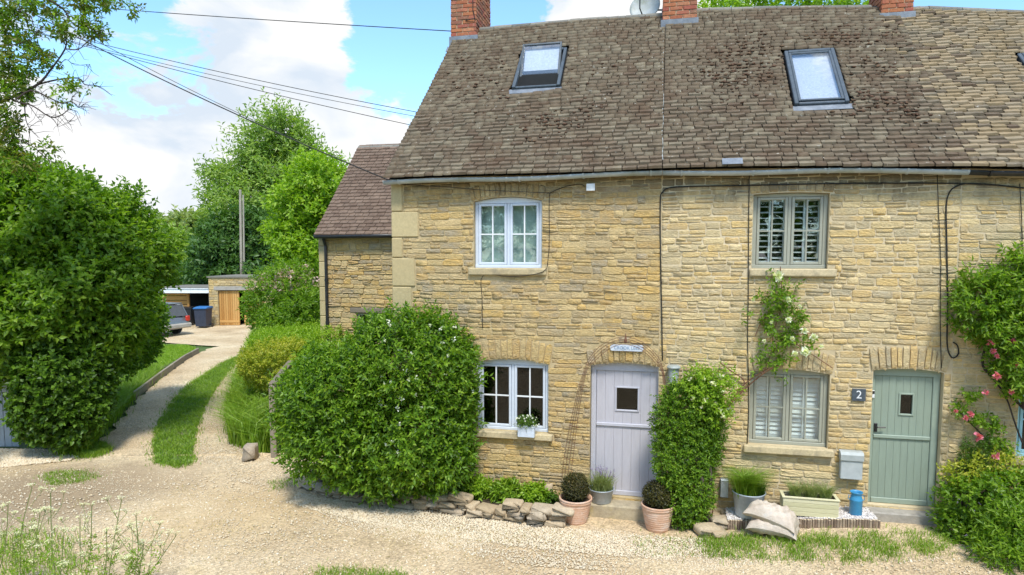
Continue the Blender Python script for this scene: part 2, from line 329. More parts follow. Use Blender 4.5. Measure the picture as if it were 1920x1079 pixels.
M_SACK = vary('dusty_sack_plastic', [(.42, .34, .27), (.52, .44, .36), (.60, .53, .46)], rnd=False, ns=4, namt=.1, bump=.6, bs=14, bd=.03, rough=.55, stain=(4, (.36, .46, .50), .58, .7, .5))
M_CHURN = vary('sky_blue_enamel', [(.035, .22, .42), (.05, .27, .48)], rnd=False, ns=6, namt=.1, bump=.1, rough=.4, spec=.5, stain=(14, (.15, .35, .5), .6, .75, .5))

# ------------------------------------------------------------------ leaves, grass, pebbles (numpy)
def unit(a): return a/np.maximum(1e-9, np.linalg.norm(a, axis=-1, keepdims=True))
def leaf_batch(B, D, Nn, L, Wd, fold=.22, curl=.12):
    D = unit(D); S = unit(np.cross(D, Nn)); N2 = np.cross(S, D); L = L[:, None]; Wd = Wd[:, None]
    m = B + D*L*.42
    V = np.stack([B, m+S*Wd*.5+N2*fold*Wd, B+D*L-N2*curl*L, m-S*Wd*.5+N2*fold*Wd], 1).reshape(-1, 3)
    i = np.arange(len(B))[:, None]*4
    Fc = np.concatenate([i+[0, 1, 2], i+[0, 2, 3]], 1).reshape(-1, 3)
    return V, Fc
def crown_points(rng, blobs, n, lo=.8, hi=1.04, inner=.15, lump=.10, lumpf=2.6, zmin=None):
    C = np.array([list(b[0]) for b in blobs]); R = np.array([b[1] for b in blobs])
    wt = (R[:, 0]*R[:, 2]+R[:, 0]*R[:, 1]+R[:, 1]*R[:, 2]); P = []; Nn = []; got = 0
    kv = rng.normal(size=(6, 3))*lumpf; ph = rng.uniform(0, 6.28, 6)
    while got < n:
        k = int(n*1.6)+50; bi = rng.choice(len(C), k, p=wt/wt.sum()); d = unit(rng.normal(size=(k, 3)))
        rad = rng.uniform(lo, hi, k); ins = rng.random(k) < inner; rad[ins] = rng.uniform(min(.45, lo*.6), lo, ins.sum())
        p0 = C[bi]+d*R[bi]
        lm = np.sin(p0@kv.T+ph).sum(1)/6*2.2
        rad = rad*(1+lump*lm)
        p = C[bi]+d*R[bi]*rad[:, None]; nn = unit(d/R[bi])
        keep = np.ones(k, bool)
        for j in range(len(C)):
            q = (((p-C[j])/R[j])**2).sum(1); keep &= (q > .52) | (bi == j)
        if zmin is not None: keep &= p[:, 2] > zmin
        P.append(p[keep]); Nn.append(nn[keep]); got += keep.sum()
    return np.concatenate(P)[:n], np.concatenate(Nn)[:n]
def sprigs(rng, P, Nn, k, tl, ll, lw, up=.35, rand=.55, spread=.9, fold=.22):
    n = len(P); d = unit(Nn*.8+np.array([0, 0, up])+rng.normal(size=(n, 3))*rand*.6)
    t = tl*rng.uniform(.5, 1.25, n); Vs = []; Fs = []; off = 0
    a = unit(np.cross(d, rng.normal(size=(n, 3)))); b = np.cross(d, a); ph = rng.uniform(0, 6.28, n)
    for i in range(k):
        s = (i+.6)/k; B = P + d*(t*s)[:, None]; th = ph+i*2.4
        side = a*np.cos(th)[:, None]+b*np.sin(th)[:, None]
        D = unit(d*(.35+.5*s)+side*spread*(1.1-.5*s)+rng.normal(size=(n, 3))*.18-np.array([0, 0, .12]))
        Nl = unit(Nn*.55+d*.3+np.array([0, 0, .55])+rng.normal(size=(n, 3))*.45)
        V, Fc = leaf_batch(B, D, Nl, ll*rng.uniform(.65, 1.2, n), lw*rng.uniform(.7, 1.2, n), fold)
        Vs.append(V); Fs.append(Fc+off); off += len(V)
    return np.concatenate(Vs), np.concatenate(Fs)
def blobs_px(lst):
    """crown masses: photo position and size at a given distance, turned into metres once"""
    out = []
    for px, py, Y, rx, rz, ry in lst:
        s = Y/F; out.append((at(px, py, Y), (rx*s, ry, rz*s)))
    return out
def foliage(name, parent, rng, blobs, n, k, tl, ll, lw, m, zmin=None, origin=None, **kw):
    ck = {q: kw.pop(q) for q in list(kw) if q in ('lo', 'hi', 'inner', 'lump', 'lumpf')}
    P, Nn = crown_points(rng, blobs, n, zmin=zmin, **ck); V, Fc = sprigs(rng, P, Nn, k, tl, ll, lw, **kw)
    return npmesh(name, V, Fc, m, parent, origin)
def blades(rng, P, h, w, lean=.35, bend=.3):
    n = len(P); a = rng.uniform(0, 6.28, n); s = np.stack([np.cos(a), np.sin(a), 0*a], 1); ld = unit(rng.normal(size=(n, 3))*[1, 1, 0])
    hh = (h*rng.uniform(.45, 1.2, n))[:, None]; w = (w*rng.uniform(.6, 1.3, n))[:, None]
    mid = P+np.array([0, 0, 1])*hh*.55+ld*hh*lean*.4; tip = P+np.array([0, 0, 1])*hh*(1-bend*.4)+ld*hh*(lean+bend)
    V = np.stack([P-s*w/2, P+s*w/2, mid+s*w*.38, mid-s*w*.38, tip], 1).reshape(-1, 3); i = np.arange(n)[:, None]*5
    return V, np.concatenate([i+[0, 1, 2], i+[0, 2, 3], i+[3, 2, 4]], 1).reshape(-1, 3)
def in_poly(P, poly):
    x, y = P[:, 0], P[:, 1]; r = np.zeros(len(P), bool); n = len(poly)
    for i in range(n):
        x0, y0 = poly[i][:2]; x1, y1 = poly[(i+1) % n][:2]
        c = ((y0 > y) != (y1 > y)) & (x < (x1-x0)*(y-y0)/((y1-y0) or 1e-9)+x0); r ^= c
    return r
def gz_np(P): return np.array([gz(a, b) for a, b in P[:, :2]])
def scatter(rng, poly, n):
    xs = [p[0] for p in poly]; ys = [p[1] for p in poly]; out = []; got = 0
    while got < n:
        p = np.stack([rng.uniform(min(xs), max(xs), n*2), rng.uniform(min(ys), max(ys), n*2)], 1); p = p[in_poly(p, poly)]; out.append(p); got += len(p)
    p = np.concatenate(out)[:n]; return np.concatenate([p, gz_np(p)[:, None]], 1)
def gpoly(pts): return [G(*p) for p in pts]
OCT = np.array([[1, 0, 0], [-1, 0, 0], [0, 1, 0], [0, -1, 0], [0, 0, 1], [0, 0, -1]], float)
OCF = np.array([[0, 2, 4], [2, 1, 4], [1, 3, 4], [3, 0, 4], [2, 0, 5], [1, 2, 5], [3, 1, 5], [0, 3, 5]])
def pebbles(rng, P, r0, r1, flat=.55):
    n = len(P); sz = rng.uniform(r0, r1, n)[:, None, None]
    v = OCT[None]*sz*(1+rng.normal(size=(n, 6, 1))*.18)*np.array([1, .75, flat]); v = v+rng.normal(size=(n, 6, 3))*sz*.16
    a = rng.uniform(0, 6.28, n); c, s = np.cos(a), np.sin(a)
    x = v[..., 0]*c[:, None]-v[..., 1]*s[:, None]; y = v[..., 0]*s[:, None]+v[..., 1]*c[:, None]
    V = np.stack([x, y, v[..., 2]], -1)+P[:, None]
    return V.reshape(-1, 3), (OCF[None]+np.arange(n)[:, None, None]*6).reshape(-1, 3)

L_BUSH = leafmat('glossy_green_leaves', [(0.024, 0.060, 0.007), (0.060, 0.135, 0.010), (0.114, 0.220, 0.014), (0.192, 0.320, 0.020), (0.300, 0.400, 0.041)])
L_DARK = leafmat('deep_green_leaves', [(0.022, 0.050, 0.007), (0.048, 0.105, 0.010), (0.096, 0.185, 0.016), (0.156, 0.270, 0.027)])
L_LEFT = leafmat('mid_green_broad_leaves', [(0.042, 0.100, 0.011), (0.102, 0.200, 0.014), (0.180, 0.300, 0.022), (0.288, 0.400, 0.036)], trans=.42)
L_FAR = leafmat('far_tree_leaves', [(0.108, 0.180, 0.041), (0.180, 0.280, 0.054), (0.264, 0.370, 0.072), (0.360, 0.430, 0.090)], trans=.4)
L_OAK = leafmat('dark_tree_leaves', [(0.036, 0.085, 0.023), (0.072, 0.150, 0.032), (0.120, 0.220, 0.041)], trans=.3)
L_FAR2 = leafmat('hazy_tree_leaves', [(0.144, 0.220, 0.063), (0.216, 0.280, 0.077), (0.312, 0.340, 0.099)], trans=.3)
L_BRIGHT = leafmat('bright_lime_leaves', [(0.096, 0.190, 0.011), (0.180, 0.310, 0.016), (0.264, 0.400, 0.027), (0.360, 0.460, 0.045)])
L_OLIVE = leafmat('olive_brown_leaves', [(0.108, 0.100, 0.023), (0.180, 0.160, 0.032), (0.144, 0.200, 0.027), (0.240, 0.270, 0.045)])
L_GOLD = leafmat('yellow_green_hedge_leaves', [(0.144, 0.200, 0.018), (0.264, 0.330, 0.027), (0.408, 0.420, 0.045), (0.540, 0.460, 0.081)])
L_GRASS = leafmat('green_grass_blades', [(0.084, 0.170, 0.011), (0.144, 0.260, 0.016), (0.216, 0.340, 0.025), (0.312, 0.380, 0.045)], trans=.3)
L_DRY = leafmat('dry_yellow_grass', [(0.204, 0.210, 0.045), (0.336, 0.290, 0.081), (0.480, 0.340, 0.144)], trans=.3)
L_LAVG = leafmat('grey_green_lavender', [(0.156, 0.200, 0.072), (0.240, 0.290, 0.108), (0.336, 0.370, 0.135)])
L_BOX = leafmat('bronzed_box_leaves', [(.012, .016, .006), (.026, .032, .010), (.065, .06, .013), (.12, .10, .018)], trans=.15)
L_PET_W = leafmat('white_petals', [(.75, .74, .66), (.85, .84, .78)], trans=.3); L_PET_P = leafmat('pink_petals', [(.60, .10, .20), (.72, .20, .30), (.80, .32, .42)], trans=.3)
L_PET_V = leafmat('mauve_petals', [(.22, .16, .34), (.36, .28, .48)], trans=.2); L_PET_S = leafmat('dusty_pink_petals', [(.50, .34, .30), (.62, .44, .40), (.50, .42, .26)], trans=.3)
L_PET_Y = leafmat('cream_petals', [(.70, .68, .40), (.80, .78, .62)], trans=.3)

# ================================================================== THE GROUND
def lerp_list(pts, x):
    if x <= pts[0][0]: return pts[0][1]
    for (a, p), (b, q) in zip(pts, pts[1:]):
        if x <= b: return p+(q-p)*(x-a)/(b-a)
    return pts[-1][1]
def edge(pxs):
    g = [G(*p) for p in pxs]; return sorted([(p.y, p.x) for p in g])
def sheet(name, xs_of, ys, nx, dz, m, amp=.0):
    V = []; nn = nx+1
    for y in ys:
        x0, x1 = xs_of(y)
        for i in range(nn):
            x = x0+(x1-x0)*i/nx; V.append((x, y, gz(x, y)+dz+amp*(math.sin(x*2.1+y*1.3)+math.sin(x*.9-y*2.7))*.5))
    Fc = [(j*nn+i, j*nn+i+1, (j+1)*nn+i+1, (j+1)*nn+i) for j in range(len(ys)-1) for i in range(nx)]
    return npmesh(name, V, Fc, m, origin=Vector(), smooth=True)
M_GROUND = vary('rough_turf_soil', [(.05, .09, .02), (.08, .13, .03), (.12, .12, .05)], rnd=False, ns=1.5, namt=.3, bump=.8, bs=25, bd=.03)
def track_mat():
    m, nt, N = nodes('pale_dusty_track'); g = N('ShaderNodeNewGeometry'); P = g.outputs['Position']
    n1 = N('ShaderNodeTexNoise', ins={'Vector': P, 'Scale': .55, 'Detail': 6, 'Roughness': .6})
    c = ramp(N, n1.outputs['Fac'], [(.40, .30, .18), (.50, .38, .235), (.55, .43, .275), (.60, .49, .325)], lo=.32, hi=.66)
    n2 = N('ShaderNodeTexNoise', ins={'Vector': P, 'Scale': 2.3, 'Detail': 8, 'Roughness': .7})
    f2 = N('ShaderNodeMapRange', ins={0: n2.outputs['Fac'], 1: .52, 2: .70, 3: 0, 4: .45})
    c = N('ShaderNodeMix', data_type='RGBA', ins={0: f2.outputs[0], 6: c, 7: (.50, .38, .19, 1)}).outputs[2]
    vo = N('ShaderNodeTexVoronoi', ins={'Vector': P, 'Scale': 38}); vo2 = N('ShaderNodeTexVoronoi', ins={'Vector': P, 'Scale': 85})
    v = N('ShaderNodeSeparateColor', ins={0: vo.outputs['Color']}); mr = N('ShaderNodeMapRange', ins={0: v.outputs[0], 1: 0, 2: 1, 3: .74, 4: 1.26})
    c = N('ShaderNodeHueSaturation', ins={'Value': mr.outputs[0], 'Color': c}).outputs[0]
    v2 = N('ShaderNodeSeparateColor', ins={0: vo2.outputs['Color']}); mr2 = N('ShaderNodeMapRange', ins={0: v2.outputs[0], 1: 0, 2: 1, 3: .84, 4: 1.16})
    c = N('ShaderNodeHueSaturation', ins={'Value': mr2.outputs[0], 'Color': c}).outputs[0]
    # worn brown earth in a few places
    n5 = N('ShaderNodeTexNoise', ins={'Vector': P, 'Scale': .9, 'Detail': 7, 'Roughness': .65, 'Distortion': .6})
    f5 = N('ShaderNodeMapRange', ins={0: n5.outputs['Fac'], 1: .58, 2: .72, 3: 0, 4: .55})
    c = N('ShaderNodeMix', data_type='RGBA', ins={0: f5.outputs[0], 6: c, 7: (.32, .235, .14, 1)}).outputs[2]
    for (pt, rad, col, amt) in ((G(70, 930), 2.2, (.25, .185, .115), .75), (G(250, 905), 1.6, (.36, .27, .17), .5), (G(420, 960), 1.7, (.52, .37, .19), .4)):
        dd = N('ShaderNodeVectorMath', operation='DISTANCE', ins={0: P, 1: pt}); dn = N('ShaderNodeMath', operation='MULTIPLY_ADD', ins={0: n2.outputs['Fac'], 1: 1.8, 2: dd.outputs['Value']})
        df = N('ShaderNodeMapRange', interpolation_type='SMOOTHSTEP', ins={0: dn.outputs[0], 1: rad*.55+.6, 2: rad+.9, 3: amt, 4: 0}); c = N('ShaderNodeMix', data_type='RGBA', ins={0: df.outputs[0], 6: c, 7: (*col, 1)}).outputs[2]
    h = N('ShaderNodeMath', operation='ADD', ins={0: vo.outputs['Distance'], 1: n2.outputs['Fac']})
    bp = N('ShaderNodeBump', ins={'Height': h.outputs[0], 'Strength': .8, 'Distance': .018})
    b = N('ShaderNodeBsdfPrincipled', ins={'Base Color': c, 'Roughness': .95, 'Normal': bp.outputs[0]}); b.inputs['Specular IOR Level'].default_value = .15
    N('ShaderNodeOutputMaterial', ins={0: b.outputs[0]}); return m
M_TRACK = track_mat()
ys = [-40, -10, 0, 2]+[2.5+.5*i for i in range(60)]+[34, 38, 45, 60, 90, 150, 300, 700, 1500]
ground = sheet('ground', lambda y: (-160-y, 160+y), ys, 400, -.05, M_GROUND)
tag(ground, 'rough grassy soil stretching away behind the lane and houses', 'ground', kind='structure')
E_L = edge([(168, 854), (215, 800), (255, 752), (300, 710), (345, 677), (376, 660)])
E_R = edge([(522, 856), (430, 832), (424, 770), (440, 706), (462, 655), (474, 618)])
def track_x(y):
    if y < 12.0: return (-16, 13)
    xl = lerp_list(E_L, y) if y < 26.3 else lerp_list([(26.3, E_L[-1][1]), (27.5, -15), (30, -17), (36, -20)], y)
    xr = lerp_list(E_R, y); wob = .06*math.sin(y*5.1)+.04*math.sin(y*11.3)
    if y < 12.6: xl = -16 + (xl+16)*smooth(12.0, 12.6, y)
    return (xl+wob, xr-wob)
tys = [-3+.5*i for i in range(17)]+[5.6+.12*i for i in range(250)]
tys = [y for y in tys if y < 35.2]
trk = sheet('gravel_track', track_x, tys, 90, .0, M_TRACK, amp=.012)
tag(trk, 'pale dusty gravel lane curving up past the cottages to the garages', 'track', kind='structure')

# ================================================================== THE TERRACE
U1, U2, U3 = 4.02, 7.72, 11.6
GUTW = .15
GUTP = [UZ(px, py, GUTW) for px, py in ((731, 342), (1000, 333), (1240, 325), (1500, 321), (1810, 321), (1920, 325))]
GUTP += [(GUTP[-1][0]+3, GUTP[-1][1]-.10)]
def gutz(u): return lerp_list(GUTP, u)
RUN = 2.9
RIDS = [[UZ(*p, w=-RUN) for p in l] for l in (((862, 60), (1000, 49), (1100, 40), (1242, 31)), ((1300, 21), (1450, 18), (1600, 17), (1715, 16)), ((1715, 17), (1920, 27), (2150, 40)))]
VERGE = RIDS[0][0][0]
def ridz(c, u): return lerp_list(RIDS[c], u)
EO = GUTW + .03
def roof(c, u, t, h=0.):
    ze = gutz(u)+.055; zr = ridz(c, u)
    sag = -.035*math.sin(math.pi*min(1, max(0, t)))*(1+.5*math.sin(u*1.7)) + .012*math.sin(u*1.6+t*4)
    sl = Vector((0, 0, 0)) + (-WN)*(RUN+EO) + ZV*(zr-ze); nn = WD.cross(sl).normalized()
    return W(u, EO-t*(RUN+EO), ze+(zr-ze)*t)+nn*(h+sag)
def RT(px, py, c):
    r = pdir(px, py); u, t = 4., .5
    for _ in range(8):
        p0 = roof(c, u, 0); p1 = roof(c, u, 1); s = p1-p0; n = WD.cross(s).normalized(); pm = roof(c, u, t)
        k = (pm-CAM).dot(n)/r.dot(n); q = CAM+r*k; u = (q-WO).dot(WD); t = (EO-(q-WO).dot(WN))/(RUN+EO)
    return u, t
LIM = [(0, U1), (U1, U2), (U2, U3)]

c1 = thing('cottage', W(0, 0, 0), 'end-of-row stone cottage with lavender grey door and pale blue windows', 'cottage', 'terraced stone cottages')
c2 = thing('cottage', W(U1, 0, 0), 'middle stone cottage with sage green door and shuttered windows', 'cottage', 'terraced stone cottages')
c3 = thing('cottage', W(U2, 0, 0), 'cottage at the right edge with pale tan roof slates and black gutter', 'cottage', 'terraced stone cottages')
COTT = [c1, c2, c3]

# ---- piece variants: walling stones, slates, bricks
def stone_unit(rng, n=10, seed=0):
    V = []; 
    for ring, (y, ins) in enumerate(((0, 0), (-.62, .0), (-1.0, 1))):
        for i in range(n):
            x, z = ((.5, -.30), (.5, .30), (.44, .5), (.02, .5), (-.44, .5), (-.5, .30), (-.5, -.30), (-.44, -.5), (-.02, -.5), (.44, -.5))[i]
            if ring == 0: j = rng.normal(0, .022, 2); V.append((x+j[0]*.6, 0, z+j[1])); 
            else:
                q = V[i]; sx, szz = (1, 1) if ins == 0 else (.95, .80)
                V.append((q[0]*sx+rng.normal(0, .010), y*(1+rng.normal(0, .16 if ins else .06)), q[2]*szz+rng.normal(0, .04)))
    Fc = []
    for r in (0, 1):
        for i in range(n):
            j = (i+1) % n; Fc += [(r*n+i, r*n+n+i, r*n+n+j), (r*n+i, r*n+n+j, r*n+j)]
    for i in range(1, n-1): Fc.append((2*n, 2*n+i, 2*n+i+1)[::-1])
    return np.array(V), np.array(Fc)
STU = [stone_unit(RG) for _ in range(14)]
def var_meshes(units, name, m, smooth=True):
    out = []
    for V, Fc in units:
        me = bpy.data.meshes.new(name); me.from_pydata(V.tolist(), [], Fc.tolist())
        me.materials.append(m)
        if smooth: me.polygons.foreach_set('use_smooth', [True]*len(me.polygons))
        out.append(me)
    return out
def place_pieces(name, stuffname, cells, units, meshes, m, parent, cap=300, key=None, smooth=True):
    """cells: (matrix, size on view). The largest in view become single pieces, the rest one joined mesh."""
    order = sorted(range(len(cells)), key=lambda i: -cells[i][1]); solo = set(order[:cap]); Vs = []; Fs = []; off = 0
    for i, (M4, sz) in enumerate(cells):
        k = random.randrange(len(units))
        if i in solo: inst(name, meshes[k], parent, M4)
        else:
            V, Fc = units[k]; A = np.array(M4); v = V@A[:3, :3].T+A[:3, 3]; Vs.append(v); Fs.append(Fc+off); off += len(v)
    if Vs:
        ob = npmesh(stuffname, np.concatenate(Vs), np.concatenate(Fs), m, parent, smooth=smooth); ob['kind'] = 'stuff'; return ob
def view_size(p, a):
    """area over distance squared, nothing outside the frame"""
    d = p-CAM; f = Vector((0, math.cos(PITCH), -math.sin(PITCH))); u = Vector((0, math.sin(PITCH), math.cos(PITCH))); z = d.dot(f)
    x = CX+F*d.x/z; y = CY-F*d.dot(u)/z
    return a/z/z if 0 < x < 1920 and 0 < y < 1079 else a/z/z*1e-3

def wall_mesh(u0, u1, zb, ztf, holes, m, parent, name='wall', th=.34, step=.4):
    mb = MB(); us = {u0, u1}
    for h in holes:
        for i in range(9): us.add(h['u0']+(h['u1']-h['u0'])*i/8)
    x = u0
    while x < u1: us.add(x); x += step
    us = sorted(u for u in us if u0 <= u <= u1)
    us = [us[0]]+[b for a, b in zip(us, us[1:]) if b-a > 1e-4]
    def top(h, u):
        s = (u-(h['u0']+h['u1'])/2)/((h['u1']-h['u0'])/2); return h['z1']+h['rise']*(1-s*s)
    Q = lambda u, w, z: W(u, w, z)
    for a, b in zip(us, us[1:]):
        mid = (a+b)/2; hs = sorted([h for h in holes if h['u0'] < mid < h['u1']], key=lambda h: h['z0'])
        lo = (zb, zb)
        for h in hs:
            z0 = max(h['z0'], zb)
            if z0 > zb+1e-3:
                mb.add([Q(a, 0, lo[0]), Q(b, 0, lo[1]), Q(b, 0, z0), Q(a, 0, z0)], [(0, 1, 2, 3)])
                mb.add([Q(a, 0, z0), Q(b, 0, z0), Q(b, -th, z0), Q(a, -th, z0)], [(0, 1, 2, 3)])
            lo = (top(h, a), top(h, b))
            mb.add([Q(a, 0, lo[0]), Q(b, 0, lo[1]), Q(b, -th, lo[1]), Q(a, -th, lo[0])], [(0, 1, 2, 3)])
        mb.add([Q(a, 0, lo[0]), Q(b, 0, lo[1]), Q(b, 0, ztf(b)), Q(a, 0, ztf(a))], [(0, 1, 2, 3)])
    for h in holes:
        for u in (h['u0'], h['u1']):
            mb.add([Q(u, 0, h['z0']), Q(u, 0, h['z1']), Q(u, -th, h['z1']), Q(u, -th, h['z0'])], [(0, 1, 2, 3)])
    for u in (u0, u1): mb.add([Q(u, 0, zb), Q(u, 0, ztf(u)), Q(u, -th, ztf(u)), Q(u, -th, zb)], [(0, 1, 2, 3)])
    return mb.build(name, m, parent)
def course_cells(rng, u0, u1, z0, z1, hr, lr, holes, gap, depth, split=.22, wave=.012, base=(0, 0), WW=None, dw=0.):
    WW = WW or W; cells = []; z = z0; ph = rng.uniform(0, 6, 3)
    while z < z1-.03:
        h = rng.uniform(*hr); h = min(h, z1-z)
        if z1-(z+h) < .035: h = z1-z
        u = u0 - rng.uniform(0, .0)
        while u < u1-.02:
            l = rng.uniform(*lr)*rng.uniform(.75, 1.2)
            if u == u0: l *= rng.uniform(.5, 1)
            if u+l > u1-.06: l = u1-u
            parts = [(u, u+l, z, z+h)]
            if rng.random() < split and h > .075:
                k = h*rng.uniform(.4, .6); parts = []
                for za, zb in ((z, z+k), (z+k, z+h)):
                    cut = u+l*rng.uniform(.3, .7) if l > .26 and rng.random() < .6 else None
                    parts += [(u, cut, za, zb), (cut, u+l, za, zb)] if cut else [(u, u+l, za, zb)]
            for a, b, c, d in parts:
                ok = True
                for (ha, hb, hc, hd) in holes:
                    if a < hb and b > ha and c < hd and d > hc:
                        ov = min(d, hd)-max(c, hc)
                        if ov < .35*(d-c):
                            if c < hc: d = hc
                            else: c = hd
                        else:
                            if a < ha and b > hb: 
                                a2, b2 = hb, b; b = ha
                                if b2-a2 > .04: cells.append((a2, b2, c, d))
                            elif a < ha: b = ha
                            elif b > hb: a = hb
                            else: ok = False
                if ok and b-a > .035 and d-c > .022: cells.append((a, b, c, d))
            u += l
        z += h
    out = []
    for a, b, c, d in cells:
        u, zc = (a+b)/2, (c+d)/2; zc += wave*(math.sin(u*1.9+zc*2+ph[0])+.6*math.sin(u*4.3+ph[1]+zc*5))
        an = rng.normal(0, .012)+wave*1.9*math.cos(u*1.9+zc*2+ph[0]); X = WD*math.cos(an)+ZV*math.sin(an); Z = ZV*math.cos(an)-WD*math.sin(an)
        dp = depth*rng.uniform(.55, 1.35); p = WW(u, -.004+dw, zc)
        out.append((basis(X, -WN, Z, p, (max(.02, b-a-gap*rng.uniform(.5, 1.3)), dp, max(.016, d-c-gap*rng.uniform(.5, 1.2)))), view_size(p, (b-a)*(d-c))))
    return out
def voussoirs(rng, h, hgt, n, parent, meshes, depth=.022, over=.05, flat=False, nm='arch_stone'):
    uc = (h['u0']+h['u1'])/2; hw = (h['u1']-h['u0'])/2+over
    edges = np.cumsum(np.concatenate([[0], rng.uniform(.7, 1.3, n)])); edges = edges/edges[-1]
    for i in range(n):
        s0, s1 = edges[i]*2-1, edges[i+1]*2-1; s = (s0+s1)/2; u = uc+s*hw
        zb = h['z1']+h['rise']*(1-min(1, s*s*(hw/(hw-over))**2))+.012
        an = s*.16; X = WD*math.cos(an)-ZV*math.sin(an); Z = ZV*math.cos(an)+WD*math.sin(an)
        hh = hgt*rng.uniform(.9, 1.04)
        p = W(u, -.003, zb+hh/2)
        inst(nm, random.choice(meshes), parent, basis(X, -WN, Z, p, ((s1-s0)*hw-.012, depth*rng.uniform(.8, 1.2), hh-.01)))

def hole(pu0, pu1, z0, z1, rise): return dict(u0=pu0, u1=pu1, z0=z0, z1=z1, rise=rise)
def hpx(l, r, top, crown, bot):      # opening measured on the facade: left, right, springing, crown, bottom (photo px)
    m = (l+r)/2; a = UZ(l, (top+bot)/2); b = UZ(r, (top+bot)/2); zt = (UZ(l, top)[1]+UZ(r, top)[1])/2
    return hole(a[0], b[0], UZ(m, bot)[1], zt, UZ(m, crown)[1]-zt)
H1U = hpx(888, 1016, 377, 369, 503); H1L = hpx(893, 1028, 682, 674, 809); H1D = hpx(1106, 1240, 688, 681, 934)
H2U = hpx(1411, 1554, 364, 361, 504); H2L = hpx(1405, 1554, 700, 693, 837); H2D = hpx(1632, 1764, 697, 692, 951)
H3L = hole(UZ(1911, 740)[0], UZ(1911, 740)[0]+.85, UZ(1911, 858)[1], UZ(1911, 722)[1], .05)
H3D = hole(U3-.95, U3-.1, .42, 2.2, .07)

def zone(h, up, sill=True, ex=.0):
    return (h['u0']-ex, h['u1']+ex, h['z0']-(.11 if sill else 0), h['z1']+h['rise']+.0)
WST = var_meshes(STU, 'walling_stone', M_STONE, False); WST2 = var_meshes(STU, 'coursed_stone', M_STONE2, False)
topz = lambda u: gutz(u)+.02
def do_wall(ci, holes, arches, mort, meshes, smat, hr, lr, gap, depth, quoin=False):
    par = COTT[ci]; u0, u1 = LIM[ci]
    wl = wall_mesh(u0, u1, -.3, lambda u: topz(u)+.08, holes, mort, par)
    zs = []
    for h, up, n, sill in arches:
        zs.append((h['u0'], h['u1'], h['z0']-(.115 if sill else 0), h['z1']+h['rise']*.6)); zs.append((h['u0']-.05, h['u1']+.05, h['z1'], h['z1']+h['rise']+up))
        if sill: zs.append((h['u0']-.09, h['u1']+.09, h['z0']-.115, h['z0']))
    us = u0
    if quoin:
        us = u0; qs = []
        z = .1; k = 0
        for z0, z1, wd in ((0.0, .62, .2), (.62, 1.1, .42), (1.1, 1.75, .2), (1.75, 2.15, .44), (2.15, 2.9, .22), (2.9, 3.28, .30), (3.28, 3.72, .36), (3.72, 4.03, .16), (4.03, 4.42, .42), (4.42, 4.92, .17)):
            mb = MB(); mb.wbbox(u0-.012, u0+wd, -.35, .022, z0+.006, z1-.006, .012); mb.build('quoin_stone', M_QUOIN, wl); zs.append((u0-.05, u0+wd+.012, z0, z1))
    cells = course_cells(RG, u0+.003, u1-.003, -.05, topz((u0+u1)/2)+.0, hr, lr, zs, gap, depth)
    place_pieces('walling_stone', 'small_walling_stones', cells, STU, meshes, smat, wl, cap=285, smooth=False)
    for h, up, n, sill in arches: voussoirs(RG, h, up, n, wl, meshes)
    return wl
w1 = do_wall(0, [H1U, H1L, H1D], [(H1U, .20, 13, True), (H1L, .30, 13, True), (H1D, .24, 12, False)], M_MORT, WST, M_STONE, (.055, .112), (.13, .42), .009, .015, quoin=True)
w2 = do_wall(1, [H2U, H2L, H2D], [(H2U, .14, 9, True), (H2L, .27, 13, True), (H2D, .30, 12, False)], M_MORT2, WST2, M_STONE2, (.06, .108), (.13, .36), .013, .013)
w3 = do_wall(2, [H3L, H3D], [(H3L, .25, 9, True), (H3D, .25, 9, False)], M_MORT2, WST2, M_STONE2, (.065, .115), (.15, .40), .013, .013)
# the sides and back of the row
BW = -2*RUN
for ci, (ua, ub) in enumerate(LIM):
    mb = MB(); mb.wbox(ua+.01, ub-.01, BW, BW+.3, -.2, 4.7); mb.build('back_wall', M_MORT, COTT[ci])
    mb = MB(); n = 8
    for i in range(n):
        a, b = ua+(ub-ua)*i/n, ua+(ub-ua)*(i+1)/n
        va = VERGE if ci == 0 and i == 0 else a
        P = [W(va, -RUN, ridz(ci, a)+.01), W(b, -RUN, ridz(ci, b)+.01), W(b, BW-.2, 4.75), W(a, BW-.2, 4.75)]
        mb.poly(P, Vector((0, 0, -.06)))
    mb.build('back_roof', M_TILE if ci < 2 else M_TILE3, COTT[ci])
    for u in ([.02] if ci == 0 else [])+([ub-.05] if ci == 2 else []):
        mb = MB(); mb.poly([W(u, -.35, -.2), W(u, -.35, 4.9), W(u+(VERGE if ci == 0 else 0), -RUN, ridz(ci, u)-.06), W(u, BW+.02, 4.7), W(u, BW+.02, -.2)], WD*(.3 if ci == 0 else .03))
        gw = mb.build('gable_wall', M_MORT, COTT[ci])

